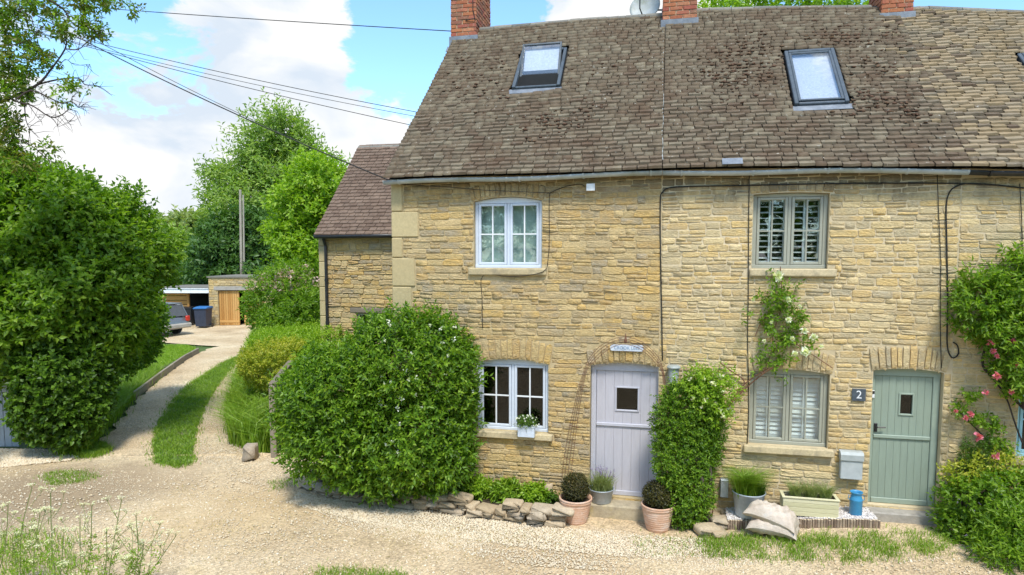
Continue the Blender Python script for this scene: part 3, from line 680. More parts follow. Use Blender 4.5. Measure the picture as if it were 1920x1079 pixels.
# ---- roofs
def tile_unit(rng):
    x0, x1 = -.5+rng.uniform(0, .02), .5-rng.uniform(0, .02); c = rng.uniform(.01, .07); c2 = rng.uniform(.01, .07)
    e = rng.normal(0, .012, 3)
    o = [(x0, 1), (x0, .10*c/.1+e[0]*.4), (x0+c*.5, e[0]), (0, e[1]-.01), (x1-c2*.5, e[2]), (x1, .10*c2/.1+e[2]*.4), (x1, 1)]
    n = len(o); V = [(x, y, 0) for x, y in o]+[(x*.985, y+(.03 if y < .5 else 0), 1+rng.normal(0, .08)) for x, y in o]
    Fc = []
    for i in range(n): j = (i+1) % n; Fc += [(i, j, n+j), (i, n+j, n+i)]
    for i in range(1, n-1): Fc.append((n, n+i, n+i+1))
    return np.array(V, float), np.array(Fc)
TLU = [tile_unit(RG) for _ in range(12)]
TM = [var_meshes(TLU, 'roof_slate', M_TILE, False), None, var_meshes(TLU, 'roof_slate_pale', M_TILE3, False)]; TM[1] = TM[0]
SK1 = [RT(*p, 0) for p in ((978, 106), (1062, 98), (1051, 172), (963, 173))]
SK2 = [RT(*p, 1) for p in ((1468, 105), (1562, 103), (1592, 204), (1490, 204))]
SK3 = [RT(*p, 2) for p in ((1907, 114), (1922, 150))]
def rect(sk, mu=.0, mt=.0): us = [s[0] for s in sk]; ts = [s[1] for s in sk]; return (min(us)-mu, max(us)+mu, min(ts)-mt, max(ts)+mt)
SKR = {0: [], 1: [], 2: []}
def avg_rect(sk): return ((sk[0][0]+sk[3][0])/2, (sk[1][0]+sk[2][0])/2, (sk[2][1]+sk[3][1])/2, (sk[0][1]+sk[1][1])/2)
R1, R2 = avg_rect(SK1), avg_rect(SK2); R3 = (SK3[0][0], SK3[0][0]+.74, R2[2]+.03, R2[3]+.01)
for ci, r in ((0, R1), (1, R2), (2, R3)): SKR[ci].append((r[0]-.01, r[1]+.01, r[2]-.012, r[3]+.005))
# chimneys: photo left/right of the front face, where the front meets the slope
def chim_spec(ci, l, r, ybase, depth, top):
    u, t = RT(l, ybase, ci); p = roof(ci, u, t); w = (p-WO).dot(WN); u1 = UZ(r, ybase, w)[0]; return dict(u0=u, u1=u1, w1=w, w0=w-depth, zb=p.z, zt=p.z+top, t=t)
CH = [chim_spec(0, 845, 893, 86, 1.05, 1.75), chim_spec(1, 1242, 1306, 56, .55, 1.5), chim_spec(2, 1652, 1712, 44, .75, 1.5)]
roofs = []
NROW = 45
for ci, (ua, ub) in enumerate(LIM):
    m = M_TILE if ci < 2 else M_TILE3
    # underlay
    V = []; nu, nt_ = 30, 16
    for j in range(nt_+1):
        for i in range(nu+1):
            t = j/nt_; a = ua + (VERGE*t if ci == 0 else 0) + (.02 if ci == 0 else 0); V.append(roof(ci, a+(ub-a)*i/nu, t, -.03))
    Fc = [(j*(nu+1)+i, j*(nu+1)+i+1, (j+1)*(nu+1)+i+1, (j+1)*(nu+1)+i) for j in range(nt_) for i in range(nu)]
    rf = npmesh('roof', V, Fc, M_UNDER, COTT[ci]); roofs.append(rf)
    cells = []
    expo = 1/NROW
    for row in range(NROW):
        t = row*expo-.012; ft = (row/NROW)
        tw = .17 if ci < 2 else .19
        a0 = ua + (VERGE*max(0, t)-.035 if ci == 0 else 0); u = a0; first = True
        while u < ub-.03:
            w_ = tw*RG.uniform(.72, 1.35)*(1-.12*ft)
            if first and row % 2: w_ *= .55
            first = False
            if u+w_ > ub-.05: w_ = ub-u
            uc = u+w_/2; u += w_
            lo_, hi_ = uc-w_/2, uc+w_/2
            for r in SKR[ci]:
                if r[2]-expo*1.6 < t < r[3]+.002 and hi_ > r[0]-.02 and lo_ < r[1]+.02:
                    if (r[0]-.02)-lo_ > hi_-(r[1]+.02): hi_ = min(hi_, r[0]-.02)
                    else: lo_ = max(lo_, r[1]+.02)
            if hi_-lo_ < .04: continue
            uc, w_ = (lo_+hi_)/2, hi_-lo_
            L = .235; slip = 0
            messy = smooth(.45, .95, .5+.5*math.sin(uc*2.3+3)*math.cos(t*7+uc)) if ci < 2 else .15
            j1 = RG.normal(0, .001+.004*messy); dt = RG.normal(0, .0004+.0010*messy)
            p0 = roof(ci, uc, t+dt, .066+abs(j1)); p1 = roof(ci, uc, t+dt+.06, -.012+abs(j1)*.4)
            Y = (p1-p0).normalized(); X = (WD+Y*RG.normal(0, .005+.020*messy)); X = (X-Y*X.dot(Y)).normalized()
            X = (X+ (X.cross(Y))*RG.normal(0, .008+.03*messy)).normalized(); Z = X.cross(Y).normalized()
            th = RG.uniform(.027, .034)
            cells.append((basis(X, Y, Z, p0-Z*th*.5, (w_-.006, L, th)), view_size(p0, w_*.1)))
    other = []
    if ci:
        keep = []
        for c_ in cells:
            du_ = (Vector(c_[0].col[3][:3])-WO).dot(WD)-U2; pr = max(0, .42*(1-abs(du_)/(.9 if ci == 2 else .35))) + (.06 if ci == 2 else 0)
            (other if RG.random() < pr else keep).append(c_)
        cells = keep
        place_pieces('roof_slate', 'scattered_slates', other, TLU, TM[2 if ci == 1 else 0], M_TILE3 if ci == 1 else M_TILE, rf, cap=40, smooth=False)
    place_pieces('roof_slate', 'upper_slates', cells, TLU, TM[ci], m, rf, cap=250, smooth=False)
    # ridge
    n = int((ub-ua)/(.36 if ci < 2 else .44))
    for i in range(n):
        a = ua+(VERGE if ci == 0 else 0); a, b = a+(ub-a)*i/n, a+(ub-a)*(i+1)/n
        if any(c['u0']-.02 < (a+b)/2 < c['u1']+.02 and c['w0'] < -RUN < c['w1'] for c in CH): continue
        mb = MB(); pts = []
        for th in range(7):
            q = math.pi*(th/6*1.16-.08); pts.append((math.cos(q)*.11, math.sin(q)*.085))
        k = RG.uniform(-.006, .006)
        for uu in (a+.004, b-.004):
            zc = ridz(ci, uu)-.035+k
            mb.v += [W(uu, -RUN+x, zc+z) for x, z in pts]+[W(uu, -RUN+x*.8, zc+z-.025) for x, z in pts]
        N_ = 14; mb.f += [(j, j+1, N_+j+1, N_+j) for j in range(6)]+[(7+j, 8+j, N_+8+j, N_+7+j) for j in range(6)]+[(j, j+1, 8+j, 7+j) for j in range(6)]+[(N_+j, N_+j+1, N_+8+j, N_+7+j) for j in range(6)]
        mb.build('ridge_tile', M_RIDGE, rf)
    # moss cushions and slipped fragments
    if ci < 2:
        P = []; D_ = []
        n = 620 if ci == 1 else 280
        ctr = [(ua+RG.uniform(.4, 3.4), RG.uniform(.25, .85)) for _ in range(9)]+([(4.9, .55), (5.0, .62), (6.6, .33), (6.9, .36), (5.1, .45), (5.3, .7)] if ci == 1 else [(1.5, .60), (2.2, .30), (2.6, .28), (1.3, .5), (2.9, .35)])
        for _ in range(n):
            cu, ct = random.choice(ctr); u = cu+RG.normal(0, .24); t = ct+RG.normal(0, .05)
            if not (ua+.15+VERGE*t*(ci == 0) < u < ub-.05 and .03 < t < .96) or any(r[0]-.03 < u < r[1]+.03 and r[2]-.03 < t < r[3]+.02 for r in SKR[ci]): continue
            t = (math.floor(t*NROW)+RG.uniform(-.1, .25))/NROW; p = roof(ci, u, t, .068); P.append(tuple(p))
        P = np.array(P); P[:, 2] += .008; V, Fc = pebbles(RG, P, .014, .050, .5)
        ob = npmesh('moss', V, Fc, M_MOSS, rf); ob['kind'] = 'stuff'

# ---- chimneys
BRU = []
for _ in range(6):
    mb = MB(); mb.bbox(Vector((0, 0, 0)), 1, 1, 1, b=.07); V = np.array([tuple(v) for v in mb.v])+RG.normal(0, .02, (24, 3)); Fs = []
    for f in mb.f: 
        for i in range(1, len(f)-1): Fs.append((f[0], f[i], f[i+1]))
    BRU.append((V, np.array(Fs)))
BRM = var_meshes(BRU, 'brick', M_BRICK, False)
for ci, c in enumerate(CH):
    mb = MB(); mb.wbox(c['u0']+.012, c['u1']-.012, c['w0']+.012, c['w1']-.012, c['zb']-.9, c['zt']); 
    ch = mb.build('chimney', M_BMORT, COTT[ci])
    z = c['zb']+.15; k = 0; bh = .072
    cells = []
    while z < c['zt']:
        for face in range(4):
            a0, a1 = (c['u0'], c['u1']) if face in (0, 2) else (c['w0'], c['w1'])
            L = a1-a0; x = a0 + (0 if (k+face) % 2 else -.112); 
            while x < a1-.02:
                b0, b1 = max(a0, x), min(a1, x+.225); x += .225
                if b1-b0 < .03: continue
                mid = (b0+b1)/2; jz = RG.normal(0, .0015)
                if face in (0, 2): p = W(mid, (c['w1']-.05) if face == 0 else c['w0']+.05, z+bh/2+jz); X, Y = WD, -WN
                else: p = W(c['u0']+.05 if face == 1 else c['u1']-.05, mid, z+bh/2+jz); X, Y = WN, WD
                dpt = .10+RG.uniform(-.004, .006)
                vis = 1 if face == 0 or (ci == 0 and face == 3) or (ci == 2 and face == 1) else .01
                cells.append((basis(X, Y, X.cross(Y), p, (b1-b0-.011, dpt, bh-.011)), view_size(p, .02)*vis))
        z += bh; k += 1
    place_pieces('brick', 'hidden_bricks', cells, BRU, BRM, M_BRICK, ch, cap=150, smooth=False)
    # lead apron and soakers
    mb = MB(); s = roof(ci, c['u0'], .6)-roof(ci, c['u0'], .5); s.normalize(); nn = WD.cross(s)
    mb.wbbox(c['u0']-.03, c['u1']+.03, c['w1']-.01, c['w1']+.018, c['zb']-.10, c['zb']+.15, .006)
    p = W((c['u0']+c['u1'])/2, c['w1']+.05, c['zb']-.085); mb.bbox(p, c['u1']-c['u0']+.14, .17, .012, (WD, s, nn), .003)
    for u, sg in ((c['u0'], -1), (c['u1'], 1)):
        q = []
        for i in range(9):
            w = c['w1']-i*.11; 
            if w < max(c['w0'], -RUN-.1): break
            zz = c['zb']+(c['w1']-w)*1.1; q.append((w, zz))
        for i, (w, zz) in enumerate(q[:-1]): mb.wbbox(u+sg*.012-.008, u+sg*.012+.008, w-.115, w, zz-.22, zz+.10, .003)
    mb.build('lead_flashing', M_LEAD, ch)
    if ci == 0:
        mb = MB(); mb.wbox(c['u0']-.05, c['u1']+.05, c['w0']-.05, c['w1']+.05, c['zt']-.001, c['zt']+.08); mb.build('chimney_cap', M_RIDGE, ch)
        mb = MB(); mb.tube([W(c['u1']-.02, c['w1']+.01, c['zb']+.45), W(c['u1']-.06, c['w1']+.012, c['zb']+.6), W(c['u1']-.06, c['w1']+.012, c['zt'])], .008, 5); mb.tube([W(c['u1']-.2, c['w1']+.012, c['zb']+.42), W(c['u1']-.02, c['w1']+.03, c['zb']+.44), W(c['u1']+.02, c['w1']-.14, c['zb']+.32)], .009, 5); mb.build('chimney_cable', M_TWIG, ch)

# ---- gutters
def gutter(ci, ua, ub, m, r=.058):
    mb = MB(); n = max(4, int((ub-ua)/.35)); K = 9; pts = []
    for i in range(n+1):
        u = ua+(ub-ua)*i/n; z = gutz(u)+.012*math.sin(u*2.2)
        for rr in (r, r-.008):
            for k in range(K):
                th = math.pi+math.pi*k/(K-1); pts.append(W(u, GUTW-.055+.06+math.cos(th)*rr, z+.02+math.sin(th)*rr))
    mb.v = pts; S = 2*K
    for i in range(n):
        for o in (0, K):
            for k in range(K-1): a = i*S+o+k; mb.f.append((a, a+1, a+1+S, a+S))
        for k in (0, K-1): a = i*S+k; mb.f.append((a, a+K, a+K+S, a+S))
    for e in (0, n):
        for k in range(K-1): a = e*S+k; mb.f.append((a, a+1, a+1+K, a+K))
        mb.f.append(tuple(e*S+k for k in range(K)))
    g = mb.build('gutter', m, COTT[ci], smooth=True)
    u = ua+.25
    while u < ub:
        mb = MB(); z = gutz(u)+.012*math.sin(u*2.2)+.02; prev = [W(u, GUTW+.005+math.cos(math.pi+math.pi*k/8)*(r+.006), z+math.sin(math.pi+math.pi*k/8)*(r+.006)) for k in range(9)]
        for a, b in zip(prev, prev[1:]): mb.bbox((a+b)/2, .024, (b-a).length+.006, .006, (WD, (b-a).normalized(), WD.cross((b-a).normalized())), .001)
        mb.wbox(u-.012, u+.012, 0.0, GUTW-.05, z-.035, z-.022); mb.build('gutter_bracket', m, g); u += .92
UB = UZ(1813, 321, GUTW)[0]
gutter(0, -.06, U1, M_GUT); gutter(1, U1+.006, U2, M_GUT); gutter(2, UB, U3, M_BLACK)
gutter(2, U2+.006, UB-.005, M_GUT)
mb = MB(); ur, tr = RT(1372, 312, 1); mb.bbox(roof(1, ur, tr, .092), .26, .13, .008, (WD, (roof(1, ur, .2)-roof(1, ur, .1)).normalized(), WD.cross((roof(1, ur, .2)-roof(1, ur, .1)).normalized())), .002); mb.build('lead_patch', M_LEAD, roofs[1])

# ---- skylights
def skylight(ci, R, opened, label=None):
    ua, ub, ta, tb = R; c = roof(ci, (ua+ub)/2, (ta+tb)/2, .03); s = (roof(ci, ua, tb)-roof(ci, ua, ta)); Lh = s.length; s.normalize(); n = WD.cross(s).normalized()
    wd = ub-ua; ax = (WD, s, n)
    mb = MB(); fw = .055
    P = lambda x, y, h: c+WD*x+s*y+n*h
    for sg in (-1, 1): mb.bbox(P(sg*(wd/2-fw/2), 0, .02), fw, Lh, .09, ax, .008)
    mb.bbox(P(0, Lh/2-.03, .025), wd-2*fw-.002, .06, .09, ax, .008); mb.bbox(P(0, -Lh/2+.02, .015), wd-2*fw-.002, .04, .07, ax, .008)
    sk = mb.build('skylight', M_SLFRAME, COTT[ci])
    mb = MB(); mb.bbox(P(0, -Lh/2-.055, .008), wd+.10, .12, .012, ax, .003); mb.build('flashing_apron', M_LEAD, sk)
    mb = MB(); mb.bbox(P(0, 0, -.012), wd-.1, Lh-.06, .01, ax, .003); mb.build('sky_reflection_panel' if not opened else 'opening_shade_panel', M_SLREFL if not opened else M_DARK, sk)  # white panel paints the sky's reflection, black one the shade of the opening
    if opened:
        an = -.36; s2 = (s*math.cos(an)-n*math.sin(an)).normalized(); n2 = WD.cross(s2).normalized(); piv = P(0, Lh*.02, .04)
        ax2 = (WD, s2, n2); Q = lambda x, y, h: piv+WD*x+s2*y+n2*h; hl = Lh*.43; sw = wd-2*fw-.01
    else: ax2 = ax; Q = lambda x, y, h: P(x, y, h+.045); hl = Lh/2-.065; sw = wd-2*fw-.004
    mb = MB(); f2 = .035
    for sg in (-1, 1): mb.bbox(Q(sg*(sw/2-f2/2), 0, 0), f2, 2*hl, .035, ax2, .004)
    for sg in (-1, 1): mb.bbox(Q(0, sg*(hl-f2/2), 0), sw-2*f2-.002, f2, .035, ax2, .004)
    sash = mb.build('skylight_sash', M_SLFRAME, sk)
    mb = MB(); mb.bbox(Q(0, 0, .0), sw-2*f2, 2*hl-2*f2, .008, ax2, .001); mb.build('pane', M_SKYGL, sk)
    if opened: mb = MB(); mb.bbox(Q(0, -.02, -.04), sw-2*f2-.02, 2*hl-.18, .006, ax2, .001); mb.build('sash_reflection_panel', M_SLREFL, sk)  # pale sheet added under the sash glass to paint its sky reflection
skylight(0, R1, True); skylight(1, R2, False); skylight(2, R3, False)

# ---- windows and doors
def arch_z(h, u, dz=0): s = (u-(h['u0']+h['u1'])/2)/((h['u1']-h['u0'])/2); return h['z1']+h['rise']*(1-s*s)+dz
def arch_rail(mb, h, zlow, w0, w1, du=.004):
    n = 8; a, b = h['u0']+du, h['u1']-du
    P = [W(a, w0, zlow), W(b, w0, zlow)]+[W(b+(a-b)*i/n, w0, arch_z(h, b+(a-b)*i/n, -.006)) for i in range(n+1)]
    mb.poly(P, WN*(w1-w0))
def window(ci, h, fm, gm, behind, fw=.05, bars=1, w=-.075, open_sash=None, sill_m=M_SILL, sillx=(.07, .07), silld=.06):
    par = COTT[ci]; u0, u1, z0, z1 = h['u0']+.004, h['u1']-.004, h['z0'], h['z1']
    mb = MB(); a, b = w-.07, w
    mb.wbbox(u0, u0+fw, a, b, z0, z1, .006); mb.wbbox(u1-fw, u1, a, b, z0, z1, .006)
    mb.wbbox(u0, u1, a-.002, b+.012, z0-.002, z0+fw*.9, .006); zt = z1-fw*.55; arch_rail(mb, h, zt, a-.003, b+.003)
    uc = (u0+u1)/2; mb.wbbox(uc-.022, uc+.022, a, b-.004, z0+fw*.9, zt, .005)
    win = mb.build('window', fm, par)
    for sx, (p, q) in enumerate(((u0+fw+.004, uc-.026), (uc+.026, u1-fw-.004))):
        zb, zt2 = z0+fw*.9+.004, zt-.004; sw = .036; mb = MB(); c, d = w-.05, w+.006
        mb.wbbox(p, p+sw, c, d, zb, zt2, .005); mb.wbbox(q-sw, q, c, d, zb, zt2, .005); mb.wbbox(p+sw, q-sw, c+.001, d-.001, zb, zb+sw, .005); mb.wbbox(p+sw, q-sw, c+.001, d-.001, zt2-sw, zt2, .005)
        sash = mb.build('sash', fm, win)
        gm_ = (p+q)/2; zm = (zb+zt2)/2
        mb = MB(); mb.wbox(gm_-.009, gm_+.009, w-.035, w+.001, zb+sw, zt2-sw); mb.wbox(p+sw, gm_-.0095, w-.034, w, zm-.009, zm+.009); mb.wbox(gm_+.0095, q-sw, w-.034, w, zm-.009, zm+.009)
        mb.build('glazing_bars', M_WHITE if ci == 0 else fm, win)
        for (pa, pb) in ((p+sw, gm_-.009), (gm_+.009, q-sw)):
            for (za, zc) in ((zb+sw, zm-.009), (zm+.009, zt2-sw)):
                mb = MB(); mb.wbox(pa, pb, w-.026, w-.021, za, zc); mb.build('pane', gm, win)
        if behind == 'shutter_open' or behind == 'shutter_closed':
            pitch = .078 if behind == 'shutter_open' else .062
            for (pa, pb) in ((p+.01, gm_-.004), (gm_+.004, q-.01)):
                mb = MB(); ww = w-.12
                mb.wbox(pa, pa+.022, ww-.03, ww, zb, zt2); mb.wbox(pb-.022, pb, ww-.03, ww, zb, zt2); mb.wbox(pa+.022, pb-.022, ww-.029, ww-.001, zb, zb+.05); mb.wbox(pa+.022, pb-.022, ww-.029, ww-.001, zt2-.05, zt2)
                if behind == 'shutter_closed': mb.wbox(pa+.022, pb-.022, ww-.029, ww-.001, zm-.02, zm+.02)
                mb.build('shutter_frame', M_SHUT, win)
                z = zb+.05+pitch/2
                while z < zt2-.05-pitch*.3:
                    an = math.radians(13 if behind == 'shutter_open' else 62)+RG.normal(0, .03)
                    Y = (-WN)*math.cos(an)+ZV*math.sin(an); Y.normalize()
                    if not (behind == 'shutter_closed' and abs(z-zm) < .035):
                        mb = MB(); mb.bbox(W((pa+pb)/2, ww-.016, z), pb-pa-.05, .064, .008, (WD, Y, WD.cross(Y)), .002); mb.build('louvre', M_SHUT, win)
                    z += pitch
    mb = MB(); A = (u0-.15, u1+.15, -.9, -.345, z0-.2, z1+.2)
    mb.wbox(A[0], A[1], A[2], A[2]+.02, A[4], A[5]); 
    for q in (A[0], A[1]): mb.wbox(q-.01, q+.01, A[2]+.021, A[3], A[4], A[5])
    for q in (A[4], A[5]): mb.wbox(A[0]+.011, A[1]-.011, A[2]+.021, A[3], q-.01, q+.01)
    mb.build('room_shade_backing', M_DARK, win)  # the room's shade is put into the near-black colour of this box
    if behind == 'blind':
        mb = MB(); mb.wbox(u0+.02, u1-.02, -.24, -.23, z0+.02, z1+.03); mb.build('window_blind', M_BLIND, win)
    mb = MB(); mb.wbbox(h['u0']-sillx[0], h['u1']+sillx[1], -.2, silld, h['z0']-.105, h['z0']-.003, .014)
    # break the sill's straight edges
    for i, v in enumerate(mb.v): mb.v[i] = v+Vector(RG.normal(0, .002, 3))
    mb.build('sill', sill_m, win)
    return win
wA = window(0, H1U, M_WBLUE, M_GLASS, 'blind'); wB = window(0, H1L, M_WBLUE, M_GLASSD, 'dark', silld=.075)
wC = window(1, H2U, M_SAGE, M_GLASS, 'shutter_open', fw=.055, sillx=(.02, .11)); wD_ = window(1, H2L, M_SAGE, M_GLASS, 'shutter_closed', fw=.055, silld=.09)
window(2, H3L, M_AQUA, M_GLASSD, 'dark', silld=.07)

def door(ci, h, fm, lm, zoom, rail, fwl, fwr, ftop, planks, w=-.085, handle=None, bottom=.075):
    par = COTT[ci]; u0, u1, z0 = h['u0']+.004, h['u1']-.004, h['z0']; mb = MB(); a, b = w-.08, w
    zt = h['z1']-ftop
    mb.wbbox(u0, u0+fwl, a, b, z0, h['z1'], .008); mb.wbbox(u1-fwr, u1, a, b, z0, h['z1'], .008); arch_rail(mb, h, zt, a-.002, b+.003)
    dr = mb.build('door', fm, par); L, R_ = u0+fwl+.004, u1-fwr-.004; lw = w-.018
    wu0, wu1, wz0, wz1 = zoom; n = planks; pw = (R_-L)/n
    for i in range(n):
        pa, pb = L+pw*i+.0007, L+pw*(i+1)-.0007
        segs = [(z0+.006, rail-.005), (rail+.012, zt-.005)]
        for s0, s1 in segs:
            parts = [(pa, pb, s0, s1)]
            if s1 > wz0 > s0 and pb > wu0 and pa < wu1:
                parts = [(pa, pb, s0, wz0), (pa, pb, wz1, s1)]
                if pa < wu0: parts.append((pa, wu0, wz0, wz1))
                if pb > wu1: parts.append((wu1, pb, wz0, wz1))
            for q in parts:
                mb = MB(); mb.wbbox(q[0], q[1], lw-.04+.0005*i, lw+RG.uniform(-.001, .001), q[2]+.0002, q[3]-.0002, .0022)
                mb.build('door_plank', lm, dr)
    mb = MB(); mb.wbbox(L, R_-.0, lw+.0015, lw+.024, rail-.022, rail+.026, .006); mb.build('weather_rail', fm, dr)
    mb = MB(); mb.wbbox(L, R_, lw+.0015, lw+.02, z0+.003, z0+bottom, .006); mb.build('bottom_rail', fm, dr)
    mb = MB(); f = .022
    for q in ((wu0-f, wu0, wz0-f, wz1+f), (wu1, wu1+f, wz0-f, wz1+f), (wu0+.0005, wu1-.0005, wz0-f, wz0), (wu0+.0005, wu1-.0005, wz1, wz1+f)): mb.wbbox(q[0], q[1], lw-.041, lw+.014, q[2], q[3], .004)
    mb.build('window_surround', fm, dr)
    mb = MB(); mb.wbox(wu0, wu1, lw-.026, lw-.020, wz0, wz1); mb.build('pane', M_GLASSD, dr)
    mb = MB(); mb.wbox(wu0-.1, wu1+.1, lw-.17, lw-.16, wz0-.1, wz1+.1); mb.build('hall_shade_panel', M_DARK, dr)  # black sheet behind the pane paints the shade of the hall
    if handle:
        hu, hz = handle; mb = MB(); mb.wbbox(hu, hu+.042, lw, lw+.012, hz-.075, hz+.045, .005)
        mb.tube([W(hu+.02, lw+.01, hz), W(hu+.02, lw+.05, hz), W(hu+.03, lw+.055, hz), W(hu+.13, lw+.05, hz+.002)], .0095, 8); mb.build('door_handle', M_BLACK, dr)
    return dr
dW = -.103
z_ = lambda px, py: UZ(px, py, dW)
q0, q1 = z_(1156, 768), z_(1196, 729)
door(0, H1D, M_LAV2, M_LAV, (q0[0], q1[0], q0[1], q1[1]), z_(1165, 797)[1], .075, .035, .075, 7)
q0, q1 = z_(1687, 776), z_(1711, 741)
door(1, H2D, M_GREEN2, M_GREEN, (q0[0], q1[0], q0[1], q1[1]), z_(1690, 820)[1], .05, .085, .075, 8, handle=(H2D['u0']+.065, z_(1650, 800)[1]))
door(2, H3D, M_AQUA, M_AQUA, (H3D['u0']+.35, H3D['u0']+.55, 1.5, 1.75), 1.2, .06, .06, .06, 6)
# doorsteps: each a slab of its own
def block(name, u0, u1, w0, w1, z0, z1, m, label, cat, group=None):
    mb = MB(); mb.wbbox(u0, u1, w0, w1, z0, z1, .018); n = 8
    for i, v in enumerate(mb.v): mb.v[i] = v+Vector(RG.normal(0, .003, 3))
    o = mb.build(name, m, None, origin=W((u0+u1)/2, w0, z0)); return tag(o, label, cat, group)
ST1Z = H1D['z0']-.03
block('doorstep', UZ(1103, 960, .25)[0], UZ(1222, 960, .25)[0], -.05, .27, -.06, ST1Z, M_STEP, 'long buff stone doorstep stained yellow under the lavender grey door', 'step', 'doorsteps')
block('doorstep', H2D['u0']-.03, H2D['u1']+.03, -.05, .20, .05, H2D['z0']-.03, M_STEP2, 'grey stone doorstep with white flecks under the sage green door', 'step', 'doorsteps')

# ================================================================== REAR WING
wp = at(600, 480, 17.0); WW_ = (wp-WO).dot(WN)
def UW(px, py, dw=0): return UZ(px, py, WW_+dw)
wu0, wu1 = UW(600, 520)[0], UW(800, 520)[0]; wez = UW(592, 443, .15)[1]; WR = 2.35
wrz = UW(672, 279, -WR)[1]; wvr = UW(672, 279, -WR)[0]; wue = UW(592, 443, .15)[0]
wing = thing('rear_wing', W(wu0, WW_, 0), 'lower stone wing set back behind the left end of the terrace with black downpipe', 'house')
WPT = lambda u, w, z: W(u, WW_+w, z)
wl_u0, wl_u1 = UW(668, 600)[0], UW(738, 600)[0]; wlz0, wlz1 = UW(700, 640)[1], UW(700, 588)[1]
mb = MB()
def wingbox(mb, u0, u1, w0, w1, z0, z1, b=None):
    return mb.wbbox(u0, u1, WW_+w0, WW_+w1, z0, z1, b) if b else mb.wbox(u0, u1, WW_+w0, WW_+w1, z0, z1)
wingbox(mb, wu0, wl_u0, -.3, 0, -.2, wez); wingbox(mb, wl_u0, wl_u1, -.3, 0, -.2, wlz0); wingbox(mb, wl_u0, wl_u1, -.3, 0, wlz1, wez); wingbox(mb, wl_u1, wu1, -.3, 0, -.2, wez)
wwall = mb.build('wall', M_MORT, wing)
lin = (UW(657, 580)[0], UW(737, 580)[0], UW(700, 587)[1], UW(700, 578)[1])
cells = course_cells(RG, wu0+.17, wu1, .6, wez-.08, (.09, .17), (.16, .5), [(wl_u0, wl_u1, wlz0, wlz1), lin], .014, .03, split=.15, WW=WPT)
place_pieces('walling_stone', 'small_walling_stones', cells, STU, WST, M_STONE, wwall, cap=240)
z = .3
while z < wez-.1:
    h = RG.uniform(.22, .42); mb = MB(); wingbox(mb, wu0-.01, wu0+(.17 if RG.random() < .6 else .165), -.3, .03, z, min(wez-.06, z+h)-.01, .012); mb.build('quoin_stone', M_QUOIN, wwall); z += h
mb = MB(); wingbox(mb, wu0+.17, wu1, -.02, .045, wez-.09, wez-.0, .01); mb.build('eaves_stone', M_QUOIN, wwall)
mb = MB(); wingbox(mb, lin[0], lin[1], -.1, .03, lin[2], lin[3], .01); mb.build('timber_lintel', M_WOODG, wing)
mb = MB(); wingbox(mb, wl_u0, wl_u0+.06, -.14, -.06, wlz0, wlz1, .005); wingbox(mb, wl_u1-.06, wl_u1, -.14, -.06, wlz0, wlz1, .005); wingbox(mb, wl_u0+.06, wl_u1-.06, -.14, -.062, wlz1-.05, wlz1, .005); wingbox(mb, (wl_u0+wl_u1)/2-.03, (wl_u0+wl_u1)/2+.03, -.14, -.064, wlz0, wlz1-.05, .005)
wn_ = mb.build('window', M_SAGE, wing)
mb = MB(); wingbox(mb, wl_u0+.06, wl_u1-.06, -.115, -.11, wlz0, wlz1-.05); mb.build('pane', M_GLASS, wn_)
mb = MB(); wingbox(mb, wl_u0-.1, wl_u1+.1, -.6, -.58, wlz0-.1, wlz1+.1); mb.build('room_shade_backing', M_DARK, wn_)  # flat black sheet paints the shade of the wing room
def wroof(u, t, h=0):
    sl = (-WN)*(WR+.2)+ZV*(wrz-wez); nn = WD.cross(sl).normalized(); return WPT(u, .2-t*(WR+.2), wez+.03+(wrz-wez)*t)+nn*(h-.02*math.sin(math.pi*t))
V = []; 
for j in range(9):
    for i in range(9): t = j/8; a = wue+(wvr-wue)*t+.03; V.append(wroof(a+(wu1+.3-a)*i/8, t, -.03))
wrf = npmesh('roof', V, [(j*9+i, j*9+i+1, (j+1)*9+i+1, (j+1)*9+i) for j in range(8) for i in range(8)], M_UNDER, wing)
WTM = var_meshes(TLU, 'roof_slate', M_WTILE, False); cells = []; NR = 27
for row in range(NR):
    t = row/NR-.012; a0 = wue+(wvr-wue)*max(0, t); u = a0; k = 0
    while u < wu1+.2:
        w_ = .21*RG.uniform(.8, 1.25); w_ *= .55 if (k == 0 and row % 2) else 1; k += 1; uc = u+w_/2; u += w_
        p0 = wroof(uc, t+RG.normal(0, .0012), .05); p1 = wroof(uc, t+.08, -.005); Y = (p1-p0).normalized(); X = WD+Y*RG.normal(0, .015); X = (X-Y*X.dot(Y)).normalized(); Z = X.cross(Y); th = RG.uniform(.018, .028)
        cells.append((basis(X, Y, Z, p0-Z*th*.5, (w_-.006, .29, th)), view_size(p0, w_*.13)*(1 if (p0-WO).dot(WN) < 0 and CX+F*p0.x/p0.y < 770 else .01)))
place_pieces('roof_slate', 'upper_slates', cells, TLU, WTM, M_WTILE, wrf, cap=290, smooth=False)
for i in range(8):
    a = wvr+(wu1-wvr)*i/8; b = wvr+(wu1-wvr)*(i+1)/8; mb = MB()
    for sg in (-1, 1):
        cc = WPT((a+b)/2, -WR+sg*.055, wrz+.015); Y = (WN*sg*.8-ZV*.75).normalized(); mb.bbox(cc, b-a-.008, .15, .02, (WD, Y, WD.cross(Y)), .004)
    mb.build('ridge_tile', M_RIDGE, wrf)
mb = MB(); mb.poly([WPT(wvr+.05, -WR-.02, wrz), WPT(wu1, -WR-.02, wrz), WPT(wu1, -2*WR-.2, wez), WPT(wue+.05, -2*WR-.2, wez)], Vector((0, 0, -.06))); mb.build('back_roof', M_WTILE, wing)
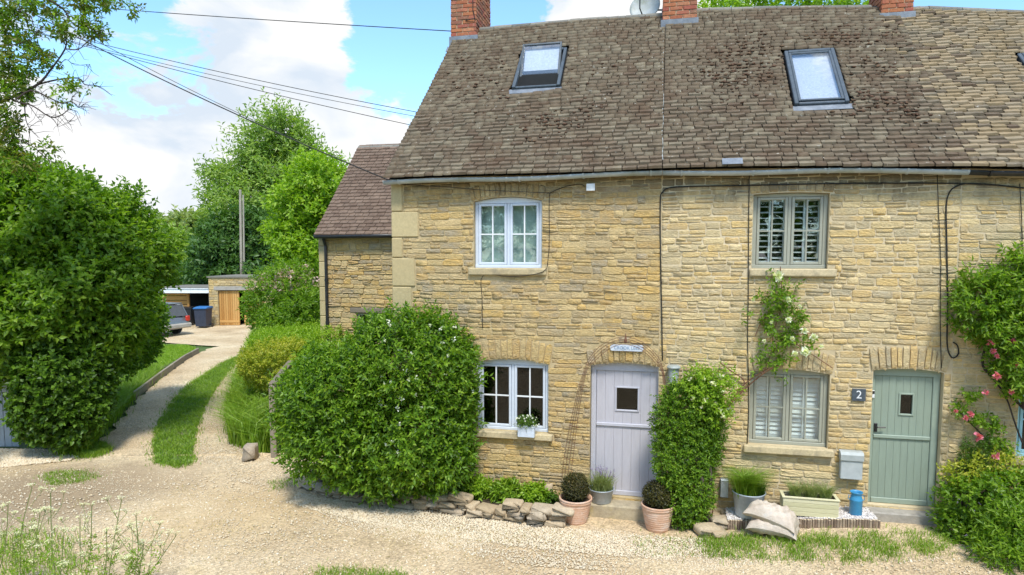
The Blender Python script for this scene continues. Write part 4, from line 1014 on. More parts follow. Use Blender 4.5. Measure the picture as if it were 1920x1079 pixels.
mb = MB(); mb.poly([WPT(wu0, -.3, -.2), WPT(wu0, -.3, wez), WPT(wu0+(wvr-wue), -WR, wrz-.08), WPT(wu0, -2*WR, wez), WPT(wu0, -2*WR, -.2)], WD*.28); mb.build('gable_wall', M_MORT, wing)
mb = MB(); mb.tube([WPT(wue-.0, .22, wez-.015), WPT(wu1, .22, wez-.0)], .055, 10); mb.build('gutter', M_BLACK, wing, smooth=True)
du = UW(612, 520, .08)[0]; mb = MB(); mb.tube([WPT(du, .2, wez-.05), WPT(du, .09, wez-.25), WPT(du, .08, .55), WPT(du, .14, .42)], .04, 10)
for z in (.9, 2.0, 3.1): mb.lathe(WPT(du, .08, z), [(.04, 0), (.052, 0), (.052, .06), (.04, .06)], 12)
mb.build('downpipe', M_BLACK, wing)

# ================================================================== THINGS FIXED TO THE FRONT
def wpath(pts, w=.018): 
    out = []
    for p in pts: u, z = UZ(p[0], p[1], w); out.append(W(u, p[2] if len(p) > 2 else w, z))
    return out
def smoothpath(P, k=4):
    out = []
    for i in range(len(P)-1):
        p0, p1, p2, p3 = P[max(0, i-1)], P[i], P[i+1], P[min(len(P)-1, i+2)]
        for j in range(k):
            t = j/k; out.append(.5*((2*p1)+(p2-p0)*t+(2*p0-5*p1+4*p2-p3)*t*t+(3*p1-p0-3*p2+p3)*t**3))
    return out+[P[-1]]
def cable(pts, r, label, group='cables on the house fronts', w=.022, m=None):
    P = smoothpath(wpath(pts, w)); mb = MB(); mb.tube(P, r, 6); o = mb.build('cable', m or M_CABLE, None, origin=P[0], smooth=True); return tag(o, label, 'cable', group)
cable([(1920, 353), (1850, 346), (1800, 347), (1776, 372), (1775, 450), (1777, 560), (1776, 645), (1785, 671), (1797, 664), (1795, 648), (1787, 642)], .009, 'thick black cable hanging by the party wall and ending in a loop')
cable([(1842, 346), (1770, 344), (1600, 344), (1400, 348), (1270, 351), (1243, 360), (1238, 385), (1239, 500), (1241, 600), (1242, 676)], .009, 'black cable running under the eaves then down beside the arch trellis')
cable([(1405, 326), (1404, 400), (1403, 560), (1402, 640), (1404, 760), (1401, 832)], .006, 'thin dark cable dropping left of the shuttered windows')
cable([(1757, 324), (1760, 400), (1764, 500), (1763, 600), (1765, 690)], .005, 'thin dark cable coming down above the sage green door')
cable([(1096, 350), (1088, 346), (1065, 349), (1036, 360), (1030, 372), (1030, 440), (1028, 482), (1019, 510, .07), (960, 519, .05), (906, 517), (904, 560), (905, 615)], .005, 'thin cable looping from the white junction box round the upper window sill')
cable([(1912, 345), (1916, 420), (1917, 500)], .005, 'thin cable at the far right edge of the wall above the wisteria')
cable([(1243, 42), (1243, 100)], .001, 'x') if False else None
P = [roof(0, RT(1243, y, 0)[0], RT(1243, y, 0)[1], .055) for y in range(66, 318, 12)]
for p in P: p += WD*RG.normal(0, .006)
mb = MB(); mb.tube(P, .007, 5); tag(mb.build('roof_cable', M_GUT, None, origin=P[0]), 'pale cable lying down the roof slope below the middle chimney', 'cable', 'cables on the house fronts')
# junction box
def wthing(name, u, z, label, cat, w=0, group=None): return thing(name, W(u, w, z), label, cat, group)
u, z = UZ(1108, 352, .06); t = wthing('junction_box', u, z, 'small white electrical box high on the wall between the upper windows', 'junction box')
mb = MB(); mb.wbbox(u-.055, u+.055, .02, .10, z-.045, z+.045, .01); mb.build('box_body', M_WHITE, t)
mb = MB(); mb.wbbox(u-.06, u+.06, .101, .112, z-.05, z+.05, .004); mb.build('box_lid', M_WHITE, t)
# house number plate, bell, letter box, lamp, meter box, name plaque
u, z = UZ(1610.5, 741, .03); t = wthing('house_number', u, z, 'dark slate square plate with a white figure 2 left of the green door', 'number sign')
mb = MB(); mb.wbbox(u-.085, u+.085, .018, .032, z-.083, z+.083, .004); mb.build('plate', M_SLFRAME, t)
def lettering(txt, P, size, m, parent, ax=None, name='lettering'):
    cu = bpy.data.curves.new(name, 'FONT'); cu.body = txt; cu.size = size; cu.align_x = 'CENTER'; cu.align_y = 'CENTER'; cu.extrude = .0012; cu.materials.append(m)
    o = bpy.data.objects.new(name, cu); COL.objects.link(o); bpy.context.view_layer.update()
    me = bpy.data.meshes.new_from_object(o.evaluated_get(bpy.context.evaluated_depsgraph_get())); bpy.data.objects.remove(o); o = bpy.data.objects.new(name, me); COL.objects.link(o); X, Y, Z = ax or (WD, ZV, WN); o.parent = parent; o.matrix_local = Matrix.Translation(-TP[parent.name]) @ basis(X, Y, Z, P); return o
lettering('2', W(u, .0345, z), .15, M_WHITE, t, name='numeral')
u, z = UZ(1640, 741.5, .01); t = wthing('doorbell', u, z, 'tiny white and black door bell on the green door frame', 'doorbell')
mb = MB(); mb.wbbox(u-.02, u+.02, -.076, -.055, z-.05, z+.05, .004); mb.build('bell_body', M_WHITE, t)
mb = MB(); mb.wbbox(u-.017, u+.017, -.0545, -.050, z+.005, z+.045, .002); mb.build('bell_camera', M_BLACK, t)
u, z = UZ(1595, 872, .06); t = wthing('letter_box', u, z, 'pale grey metal letter box with hinged top flap between window and green door', 'letter box')
mb = MB(); mb.wbbox(u-.135, u+.135, .02, .115, z-.185, z+.09, .008); mb.build('box_body', M_ZINC2 if 'M_ZINC2' in globals() else M_GUT, t)
mb = MB(); P = [W(u-.142, .015, z+.192), W(u-.142, .10, z+.185), W(u-.142, .135, z+.15), W(u-.142, .132, z+.075), W(u-.142, .118, z+.07), W(u-.142, .015, z+.10)]; mb.poly(P, WD*.284); mb.build('top_flap', M_GUT, t)
u, z = UZ(1263, 702, .08); t = wthing('wall_lamp', u, z, 'pale grey cylindrical wall lamp with flared cap above the clipped shrub', 'wall lamp')
mb = MB(); mb.lathe(W(u, .10, z-.12), [(0.0, 0), (.068, 0), (.075, .21), (.0, .21)], 20); mb.build('lamp_body', M_GUT, t, smooth=False)
mb = MB(); mb.lathe(W(u, .10, z+.092), [(.0, 0), (.095, 0), (.098, .012), (.08, .035), (0, .04)], 20); mb.build('lamp_cap', M_GUT, t)
mb = MB(); mb.lathe(W(u, .175, z-.02), [(0, -.012), (.012, 0), (0, .012)], 10); mb.build('lamp_lens', M_WHITE, t)
u, z = UZ(1358, 916, .08); t = wthing('meter_box', u, z, 'small grey meter box low on the wall left of the zinc tub', 'meter box')
mb = MB(); mb.wbbox(u-.055, u+.055, .01, .10, z-.13, z+.13, .01); mb.build('box_body', M_ZINC, t)
mb = MB(); mb.wbbox(u-.05, u+.05, .101, .108, z-.12, z+.12, .003); mb.build('box_door', M_ZINC, t)
u, z = UZ(1175, 653, .05); t = wthing('name_plaque', u, z, 'pale blue oval-ended cottage name plaque above the lavender grey door', 'name plaque')
mb = MB(); hw, hh = .235, .045; P = []
for k in range(9): th = -math.pi/2+math.pi*k/8; P.append(W(u+hw-.03+math.cos(th)*.03, .03, z+math.sin(th)*hh))
for k in range(9): th = math.pi/2+math.pi*k/8; P.append(W(u-hw+.03+math.cos(th)*.03, .03, z+math.sin(th)*hh))
mb.poly(P, WN*.014); mb.build('plaque_board', M_WBLUE, t); lettering('CROOK LEES', W(u, .0455, z-.002), .062, paint('blue_grey_letter_paint', (.16, .27, .42)), t)
# arch trellis of thin rusty rods
t = wthing('arch_trellis', 3.0, .3, 'thin rusty wire arch trellis curving over the lavender grey door', 'trellis'); fin = []
AR = [(1062, 892), (1068, 845), (1080, 770), (1096, 700), (1112, 672), (1140, 648), (1172, 639), (1205, 650), (1232, 676), (1243, 700), (1250, 760), (1256, 840)]
for i in range(4):
    pts = []
    for px, py in AR:
        low = smooth(650, 870, py); k = (i-1.5); pp = (px+k*(5.5 if px < 1170 else -3.5)*(.25+.75*low), py+abs(0)+ (k*4.5 if py < 680 else 0)); pts.append((pp[0], pp[1], .10+.045*i))
    P = smoothpath([W(*(lambda q: (q[0], c, q[1]))(UZ(a, b, c))) for a, b, c in pts]); mb = MB(); mb.tube(P, .004, 5); mb.build('trellis_rod', M_RUST, t)
for px, py in ((1067, 862), (1076, 800), (1090, 722), (1100, 684), (1138, 650), (1172, 640), (1206, 652), (1233, 679)):
    u, z = UZ(px, py, .17); k = 12 if py > 700 else 3; ua = UZ(px-k*.8, py, .1)[0]; ub = UZ(px+k*.8, py, .235)[0]; mb = MB(); mb.tube([W(ua, .1, z), W(ub, .235, z)], .005, 5); mb.build('trellis_tie', M_RUST, t)
u, z = UZ(1173, 641, .17); mb = MB(); mb.tube([W(u, .17, z-.02), W(u, .17, z+.03), W(u, .17, z+.12)], [.025, .018, .004], 8); mb.build('finial', M_RUST, t)
# satellite dish
cd = CH[1]; dc = roof(0, *RT(1209, 36, 0)); wdish = (dc-WO).dot(WN)-.25; u, z = UZ(1209, 13, wdish)
t = thing('satellite_dish', W(u, wdish, z-.2), 'round grey satellite dish standing on the ridge beside the middle chimney', 'satellite dish')
ax = (WN*.93+ZV*.3+WD*(-.2)).normalized(); X = ZV.cross(ax).normalized(); Y = ax.cross(X); V = []; Fc = []; R_ = .275
for i in range(7):
    for j in range(24): r = R_*i/6; th = j*math.pi/12; V.append(W(u, wdish, z)+X*(r*math.cos(th)*1.02)+Y*(r*math.sin(th))+ax*(.9*r*r-.06))
for i in range(6):
    for j in range(24): a, b = i*24+j, i*24+(j+1) % 24; Fc.append((a, b, b+24, a+24))
mb = MB(); mb.add(V, Fc); off = len(mb.v); mb.add([v-ax*.008 for v in V], [f[::-1] for f in Fc]); mb.f += [(6*24+j, 6*24+(j+1) % 24, off+6*24+(j+1) % 24, off+6*24+j) for j in range(24)]; mb.build('dish', M_GUT, t, smooth=True)
c0 = W(u, wdish, z); mb = MB(); mb.tube([c0-Y*.24+ax*.0, c0-Y*.25+ax*.3, c0-Y*.06+ax*.36], .012, 6); mb.build('feed_arm', M_BLACK, t)
mb = MB(); mb.bbox(c0-Y*.04+ax*.36-X*.05, .11, .10, .07, (X, Y, ax), .012); mb.build('receiver', M_BLACK, t)
mb = MB(); mb.tube([c0-ax*.06, c0-ax*.12, c0-ax*.12+WD*.2, W(cd['u0']+.01, wdish-.1, z-.05)], .015, 6); mb.tube([c0-ax*.12, c0-ax*.12-ZV*.32], .018, 6); mb.build('mount', M_BLACK, t)
# overhead wires
def wire(P0, P1, sag, label, r=.009):
    P = [P0.lerp(P1, i/24)-ZV*(sag*4*(i/24)*(1-i/24)) for i in range(25)]; mb = MB(); mb.tube(P, r, 5); tag(mb.build('overhead_wire', M_CABLE, None, origin=P0), label, 'wire', 'overhead wires')
cc = CH[0]; e1 = UZ(845, 60, cc['w1']-.3); wire(at(-300, -30, 22), W(cc['u0'], cc['w1']-.3, e1[1]), .1, 'overhead wire reaching the left chimney near the top of the picture')
wire(at(-420, -90, 20), at(900, 232, 17), .35, 'upper of the close pair of wires crossing behind the left roof edge', .009)
wire(at(-380, -72, 20), at(900, 240, 17.1), .36, 'lower of the close pair of wires crossing behind the left roof edge', .007)
wire(at(-420, -88, 19), at(900, 262, 17), .3, 'single overhead wire sloping below the close pair toward the left roof edge', .009)
wire(at(-250, -160, 16), at(745, 345, 10.0), .30, 'thick drooping wire from the upper left tree down to the eaves corner', .010)
wire(at(-250, -170, 16), at(640, 297, 26), .35, 'thin wire beside the thick drooping wire, running on to the trees', .009)
cable([(745, 345), (800, 349), (850, 352), (910, 357), (1030, 362)], .005, 'thin wire strung along the wall from the eaves corner to the junction box', w=.06)

# ================================================================== POTS, TUBS, PLANTERS
def pot(px, pyb, name, m, rim, base, hgt, label, cat, group=None, zoff=None, prof=None, Yc=None):
    g = G(px, pyb) if Yc is None else Yc; c = Vector((g.x, g.y+base, g.z)) if Yc is None else Yc
    if zoff is not None: c.z = zoff
    t = thing(name, c, label, cat, group); mb = MB(); pr = prof or [(0, .0), (base, .0), (rim*.97, hgt-.06), (rim*1.0, hgt-.055), (rim*1.03, hgt-.03), (rim*1.03, hgt), (rim*.93, hgt), (rim*.91, hgt-.05), (base*.9, .03)]
    mb.lathe(c, pr, 36); mb.build('pot_body', m, t, smooth=True)
    s = MB(); s.lathe(c, [(0, hgt-.05), (rim*.5, hgt-.042), (rim*.915, hgt-.055)], 24); s.build('soil', M_SOIL, t, smooth=True)
    return t, c, hgt
def rib_prof(base, rim, h):
    P = [(0, 0), (base*.96, 0), (base, .012)]
    for i in range(1, 9):
        f = i/9; r = base+(rim*.96-base)*f**.85; z = .012+(h-.075)*f; P += [(r-.0015, z-.012), (r+.0035, z), (r-.0015, z+.008)]
    return P+[(rim*.97, h-.06), (rim, h-.052), (rim*1.02, h-.035), (rim*.985, h-.028), (rim*1.035, h-.018), (rim*1.03, h-.002), (rim*1.0, h+.004), (rim*.93, h-.002), (rim*.90, h-.07), (base*.85, .04)]
def box_ball(c, r, label, px):
    t = thing('box_ball', c, label, 'topiary', 'clipped box balls in terracotta pots'); rg = np.random.default_rng(px)
    mb = MB(); mb.tube([c-ZV*.02, c+ZV*.1], .015, 6); mb.build('stem', M_BARK, t)
    cc = c+ZV*(r*.92); foliage('foliage', t, rg, [(cc, (r*.96, r*.96, r*.93))], 1500, 4, .035, .024, .014, L_BOX, lo=.86, hi=1.05, inner=.25, lump=.07, lumpf=9, rand=.8)
for px, pyb, lab, lb2, k in ((1081, 987, 'ribbed terracotta pot left of the doorstep beside the low stone wall', 'dark clipped box ball in the pot left of the step', 0), (1237, 1001, 'bleached terracotta pot with orange rim right of the doorstep', 'dark clipped box ball in the pot right of the step', 1)):
    sc_ = 1.0 if k == 0 else .96; t, c, h = pot(px, pyb, 'terracotta_pot', M_TERRA, .228*sc_, .155*sc_, .36, lab, 'plant pot', 'terracotta pots by the doorstep', prof=rib_prof(.155*sc_, .228*sc_, .36))
    box_ball(c+ZV*.315, .185, lb2, px)
# zinc tub of lavender on the step
u, z = UZ(1127, 948, .12); c = W(u, .13, ST1Z+.001)
t, c, h = pot(0, 0, 'zinc_tub', M_ZINC, .185, .14, .20, 'low galvanised tub standing on the left end of the buff doorstep', 'tub', Yc=c, prof=[(0, 0), (.14, 0), (.145, .01), (.178, .185), (.188, .19), (.190, .2), (.183, .204), (.176, .2), (.172, .17), (.14, .02)])
t2 = thing('lavender_plant', c+ZV*.15, 'small lavender bush with mauve flower spikes in the low zinc tub', 'plant')
rg = np.random.default_rng(5); P = np.array(c+ZV*.15)+rg.normal(size=(620, 3))*[.065, .05, .005]; V, Fc = blades(rg, P, .26, .009, lean=.45, bend=.2); npmesh('foliage', V, Fc, L_LAVG, t2)
V1 = []; mb = MB(); hd = []
for i in range(34):
    a = rg.uniform(0, 6.28); r = rg.uniform(.03, .19); b = c+ZV*.15+Vector((math.cos(a)*r*.4, math.sin(a)*r*.4, 0)); e = c+ZV*(.15+rg.uniform(.27, .36)-r*.3)+Vector((math.cos(a)*r, math.sin(a)*r, 0)); mb.tube([b, b.lerp(e, .6)+ZV*.02, e], .0022, 3); hd.append(e)
mb.build('flower_stems', L_LAVG, t2); P = np.array([tuple(h) for h in hd]).repeat(9, 0)+rg.normal(size=(306, 3))*[.004, .004, .014]; V, Fc = leaf_batch(P, rg.normal(size=P.shape)+[0, 0, 1], rg.normal(size=P.shape), np.full(306, .016), np.full(306, .011)); npmesh('flower_spikes', V, Fc, L_PET_V, t2)
# big zinc tub with grass
gc = G(1403, 990); bedz = gc.z+.13
wq = lambda px, py, w, z: W(UZ(px, py, w)[0], w, z)
c = wq(1403, 960, .26, bedz)
t, c, h = pot(0, 0, 'zinc_tub', M_ZINC, .215, .165, .33, 'tall galvanised tub holding a mop of fine grass beside the planter', 'tub', Yc=c, prof=[(0, 0), (.165, 0), (.17, .012), (.208, .31), (.218, .315), (.222, .33), (.214, .335), (.205, .33), (.2, .28), (.165, .03)])
t2 = thing('fountain_grass', c+ZV*.27, 'mop of fine bright green grass spilling over the tall zinc tub', 'grass plant'); rg = np.random.default_rng(9)
P = np.array(c+ZV*.27)+rg.normal(size=(1500, 3))*[.055, .045, .01]+[-.04, 0, 0]; V, Fc = blades(rg, P, .42, .0075, lean=.35, bend=.55); V[:, 0] += 0; npmesh('blades', V, Fc, L_GRASS, t2)
P = np.array(c+ZV*.27)+rg.normal(size=(350, 3))*[.04, .04, .01]+[.13, 0, 0]; V, Fc = blades(rg, P, .24, .007, lean=.4, bend=.4); npmesh('side_tuft', V, Fc, L_DARK, t2)
# bed of white gravel behind a log edging
ba, bb = UZ(1362, 1000, .30)[0], UZ(1640, 1000, .30)[0]; bw = .42
bed = thing('log_edging', W((ba+bb)/2, bw, gz(3.8)), 'row of short upright bark edging logs along the white gravel bed', 'edging'); logs = []
rg = np.random.default_rng(3)
LG = []
for k in range(6):
    mb = MB(); n = 8; pr = [(1+rg.normal(0, .08)) for _ in range(n)]; V = [Vector((pr[j]*.5*math.cos(6.283*j/n), pr[j]*.5*math.sin(6.283*j/n), z)) for z in (0, 1) for j in range(n)]; mb.add(V, [(j, (j+1) % n, n+(j+1) % n, n+j) for j in range(n)]+[tuple(range(n, 2*n))])
    me = bpy.data.meshes.new('log'); me.from_pydata([tuple(v) for v in mb.v], [], mb.f); me.materials.append(M_LOG); me.materials.append(M_LOGTOP); me.polygons[n].material_index = 1; LG.append(me)
x = ba
while x < bb:
    d = rg.uniform(.022, .04); p = W(x+d/2, bw+rg.normal(0, .003), gz(W(x, bw, 0).x)-.03); inst('log', random.choice(LG), bed, basis(Vector((1, 0, 0)), Vector((0, 1, 0)), ZV, p, (d*.96, d, .150+rg.normal(0, .005)))); x += d
mb = MB(); n = 12
for i in range(n):
    a, b = ba+(bb-ba)*i/n, ba+(bb-ba)*(i+1)/n; za, zb = gz(W(a, .2, 0).x)+.115, gz(W(b, .2, 0).x)+.115; mb.add([W(a, 0, za), W(b, 0, zb), W(b, bw-.02, zb), W(a, bw-.02, za)], [(0, 1, 2, 3)])
tag(mb.build('bed_soil', M_WPEB, None, origin=W(ba, .2, 0)), 'raised bed floor under white gravel in front of shuttered cottage', 'gravel bed', kind='structure')
P = []
for _ in range(5200): u, w = rg.uniform(ba, bb), rg.uniform(.01, bw-.03); p = W(u, w, 0); P.append((p.x, p.y, gz(p.x)+.118+rg.uniform(0, .012)))
V, Fc = pebbles(rg, np.array(P), .008, .016); tag(npmesh('white_gravel', V, Fc, M_WPEB, origin=W(ba, .2, 0)), 'white and pinkish gravel chips filling the log-edged bed', 'gravel', kind='stuff')
# wooden planter with three tufts
pc = wq(1521, 985, .29, 0); pz = gz(pc.x)+.13; ul, ur = UZ(1467, 965, .37)[0], UZ(1572, 965, .37)[0]
t = thing('wooden_planter', W((ul+ur)/2, .29, pz), 'long pale green wooden trough planter on the white gravel', 'planter'); hp = .235; wf, wb = .385, .15
for i in range(4):
    z0 = pz+hp/4*i; 
    for (a, b, c_, d) in ((ul, ur, wf-.018, wf), (ul, ur, wb, wb+.018), (ul, ul+.018, wb+.0185, wf-.0185), (ur-.018, ur, wb+.0185, wf-.0185)):
        mb = MB(); mb.wbbox(a, b, c_, d, z0+.001, z0+hp/4-.002, .003); mb.build('board', M_WOODP, t)
mb = MB(); mb.wbbox(ul-.012, ur+.012, wf-.03, wf+.012, pz+hp, pz+hp+.016, .003); mb.wbbox(ul-.012, ur+.012, wb-.012, wb+.03, pz+hp, pz+hp+.016, .003); mb.wbbox(ul-.012, ul+.03, wb+.031, wf-.031, pz+hp+.0005, pz+hp+.015, .003); mb.wbbox(ur-.03, ur+.012, wb+.031, wf-.031, pz+hp+.0005, pz+hp+.015, .003); mb.build('top_rim', M_WOODP, t)
mb = MB(); mb.wbox(ul+.02, ur-.02, wb+.02, wf-.02, pz+hp-.06, pz+hp-.03); mb.build('soil', M_SOIL, t)
for i, (px, lab) in enumerate(((1492, 'left tuft of grey-green lavender in the wooden trough'), (1519, 'middle tuft of grey-green lavender in the wooden trough'), (1546, 'right tuft of grey-green lavender in the wooden trough'))):
    b = wq(px, 955, .27, pz+hp-.035); t3 = thing('young_lavender', b, lab, 'plant', 'tufts in the wooden trough'); P = np.array(b)+rg.normal(size=(420, 3))*[.028, .028, .004]; V, Fc = blades(rg, P, .23, .007, lean=.5, bend=.15); npmesh('foliage', V, Fc, L_LAVG, t3)
# blue churn
c = wq(1604, 970, .26, gz(wq(1604, 970, .2, 0).x)+.125); t = thing('blue_churn', c, 'sky blue enamel churn standing at the right end of the white gravel', 'churn')
mb = MB(); mb.lathe(c, [(0, 0), (.074, 0), (.077, .008), (.077, .19), (.079, .195), (.077, .2), (.066, .235), (.062, .25), (.064, .275), (.077, .292), (.079, .3), (.072, .302), (.06, .28), (.056, .1), (0, .1)], 32); mb.build('churn_body', M_CHURN, t, smooth=True)
for sg in (-1, 1): mb = MB(); mb.tube([c+WD*sg*.064+ZV*.25, c+WD*sg*.095+ZV*.245, c+WD*sg*.098+ZV*.2, c+WD*sg*.076+ZV*.185], .005, 6); mb.build('churn_handle', M_CHURN, t)
# sacks
def sack(c, yaw, L, Wd, H, label, seed, tilt=0):
    rg = np.random.default_rng(seed); V = []; nx, ny = 26, 16
    ex = Vector((math.cos(yaw), math.sin(yaw), tilt)).normalized(); ey = ZV.cross(ex).normalized(); ez = ex.cross(ey)
    for s in (1, -1):
        for i in range(nx+1):
            for j in range(ny+1):
                a, b = i/nx*2-1, j/ny*2-1; e = max(0, (1-abs(a)**4)*(1-abs(b)**3.4)); h = H*.5*e**.45*s*(1 if s > 0 else .7)
                w = H*.10*math.sin(a*4+b*3+seed)+H*.07*math.sin(b*9-a*4)+H*.05*math.sin(a*17+b*5+seed)+rg.normal(0, H*.018); pin = 1+.10*abs(a)**6-.10*(1-abs(a))**2
                V.append(c+ex*(a*L/2*(1-.05*(1-b*b)))+ey*(b*Wd/2*pin)+ez*(h+w*e+H*.3-.04*abs(a)**4))
    Fc = []; o = (nx+1)*(ny+1)
    for s in (0, 1):
        for i in range(nx):
            for j in range(ny): a = s*o+i*(ny+1)+j; q = (a, a+1, a+ny+2, a+ny+1); Fc.append(q if s else q[::-1])
    mb = MB(); mb.add(V, Fc); return tag(mb.build('sack', M_SACK, None, origin=c, smooth=True), label, 'sack', 'sacks on the grass')
g = G(1457, 1012); sack(Vector((g.x, g.y+.14, g.z+.05)), math.radians(-30), .62, .38, .24, 'lower dusty plastic sack lying flat on the grass under another', 2, -.03)
sack(Vector((g.x-.02, g.y+.17, g.z+.18)), math.radians(-33), .66, .38, .25, 'upper dusty beige sack slumped on top of the other sack', 5, -.20)
# window box with white flowers on the sill
u, z = UZ(990, 812, .10); wb0 = H1L['z0']+.0; ul, ur = UZ(972, 812, .1)[0], UZ(1003, 812, .1)[0]
zb_, zt_ = UZ(990, 819, .1)[1], UZ(990, 800, .1)[1]
t = thing('window_box', W(u, .09, zb_), 'pale blue tin flower box hung at the lower window sill', 'window box')
mb = MB(); mb.wbbox(ul, ur, .078, .16, zb_, zt_, .006); mb.build('box_body', M_WBLUE, t); mb = MB(); mb.wbbox(ul-.008, ur+.008, .072, .168, zt_+.0005, zt_+.012, .004); mb.build('box_rim', M_WBLUE, t)
cf = W((ul+ur)/2, .115, zt_+.07); t = thing('white_daisies', W((ul+ur)/2, .115, zt_), 'clump of small white daisies growing in the window box', 'flowers'); rg = np.random.default_rng(21)
foliage('foliage', t, rg, [(cf, (.15, .08, .075))], 260, 4, .05, .03, .012, L_DARK, lo=.5, hi=1.0)
P = np.array(cf)+unit(rg.normal(size=(42, 3))*[1, .6, .8]+[0, -.6, .5])*[.17, .09, .11]*rg.uniform(.75, 1.15, (42, 1)); Pp = P.repeat(6, 0); D = unit(rg.normal(size=Pp.shape)); D[:, 1] *= .5; V, Fc = leaf_batch(Pp, D, np.tile([0, -1, .4], (len(Pp), 1)), np.full(len(Pp), .014), np.full(len(Pp), .010), 0, 0); npmesh('daisy_heads', V, Fc, L_PET_W, t)

# ================================================================== LOW STONE WALL, BEDS, GRASS, GRAVEL
CURB = [(566, 914), (600, 926), (650, 938), (700, 945), (760, 952), (800, 958), (860, 966), (920, 975), (980, 982), (1040, 989), (1066, 991)]
cp = [G(*p) for p in CURB]; rg = np.random.default_rng(31)
RK = [stone_unit(rg, 10) for _ in range(10)]; RKM = var_meshes(RK, 'walling_stone', M_ROCK)
lw = thing('low_stone_wall', cp[5], 'low dry wall of flat tan stones edging the flower bed below the left window', 'wall')
def along(cp, d):
    for a, b in zip(cp, cp[1:]):
        L = (b-a).length
        if d <= L: return a.lerp(b, d/L), (b-a).normalized()
        d -= L
    return cp[-1], (cp[-1]-cp[-2]).normalized()
tot = sum((b-a).length for a, b in zip(cp, cp[1:]))
for lay in range(3):
    d = 0. if lay < 1 else rg.uniform(0, .2)
    if lay == 2: d = tot*.42
    while d < tot-.05:
        l = rg.uniform(.14, .36)*(1 if lay else 1.1); f = (d/tot); hh = (.055+.045*smooth(.3, .6, f))*rg.uniform(.8, 1.25)
        p, tg = along(cp, d+l/2); nrm = Vector((-tg.y, tg.x, 0)); yaw = rg.normal(0, .08); X = (tg+nrm*yaw+ZV*rg.normal(0, .05)).normalized(); Yv = ZV.cross(X).normalized(); Z = X.cross(Yv)
        zb = [0, .07, .15][lay]*(.7+.35*smooth(.3, .6, f))
        if lay < 2 or rg.random() < .8: inst('walling_stone', random.choice(RKM), lw, basis(X, Yv, Z, p+nrm*(.17+lay*.012+rg.normal(0, .012))+ZV*(zb+hh/2), (l-.012, .2*rg.uniform(.8, 1.15), hh)))
        d += l
bedp = [p+Vector((0, .15, 0)) for p in cp]; V = []
for p in bedp:
    V.append((p.x, p.y, .13)); 
    yb = (W((p-WO).dot(WD), 0, 0)).y if (p-WO).dot(WD) > 0 else p.y+.9
    V.append((p.x+.1, max(p.y+.05, yb), .16))
tag(npmesh('bed_soil', V, [(2*i, 2*i+2, 2*i+3, 2*i+1) for i in range(len(bedp)-1)], M_SOIL, origin=bedp[4]), 'dark soil of the flower bed behind the low stone wall', 'soil', kind='structure')
for px, py, L_, H_, lab in ((1326, 1000, .30, .12, 'rounded stone at the foot of the clipped shrub, nearest the lane'), (1352, 985, .26, .12, 'pale boulder leaning beside the meter box'), (1330, 972, .24, .12, 'tan stone tucked behind the front rockery stone'), (1360, 962, .22, .10, 'small stone against the wall under the meter box'), (1345, 1003, .2, .08, 'flat stone at the grass edge by the clipped shrub')):
    g = G(px, py+4); p = Vector((g.x, g.y+.05, g.z+H_*.45)); mb = MB(); V, Fc = RK[rg.integers(10)]; X = Vector((math.cos(rg.normal(0, .3)), .15, 0)).normalized(); M4 = basis(X, ZV.cross(X), ZV, p+Vector((0, .1, 0)), (L_, .22, H_)); A = np.array(M4); tag(npmesh('rockery_stone', V@A[:3, :3].T+A[:3, 3], Fc, M_ROCK, origin=p, smooth=True), lab, 'stone', 'rockery stones')
u, z = UZ(1028, 893, .12); p = W(u, .12, .16)
V, Fc = RK[2]; A = np.array(basis(WD, -WN, (ZV+WD*.1).normalized(), p+ZV*.11, (.12, .05, .26))); tag(npmesh('slate_shard', V@A[:3, :3].T+A[:3, 3], Fc, M_ROCK, origin=p, smooth=True), 'upright grey pointed shard of stone at the right end of the flower bed', 'stone')
def clump(px, py, r, h, n, m, label, name='bedding_plant', Y=None, ll=.07, lw_=.03, group='leafy plants in the bed behind the low wall', cat='plant', k=5, zb=.15, w=.22):
    u, z = UZ(px, py, w); b = W(u, w, zb) if Y is None else at(px, py, Y)
    if Y is not None: b.z = gz(b.x, b.y)
    t = thing(name, b, label, cat, group); rg2 = np.random.default_rng(int(px)); foliage('foliage', t, rg2, [(b+ZV*h*.45, (r, r*.8, h*.55))], n, k, .08, ll, lw_, m, lo=.5, inner=.3, up=.5, zmin=b.z); return t
clump(893, 935, .22, .26, 230, L_BRIGHT, 'fresh green leafy clump nearest the round bush in the walled bed')
clump(950, 938, .20, .22, 200, L_GRASS, 'middle clump of long green leaves in the walled bed', ll=.11, lw_=.03)
clump(1002, 936, .20, .24, 240, L_BRIGHT, 'ferny green clump nearest the terracotta pot in the walled bed', ll=.06)
clump(1036, 950, .08, .12, 60, L_DARK, 'small dark green sprig beside the upright stone shard', ll=.05)

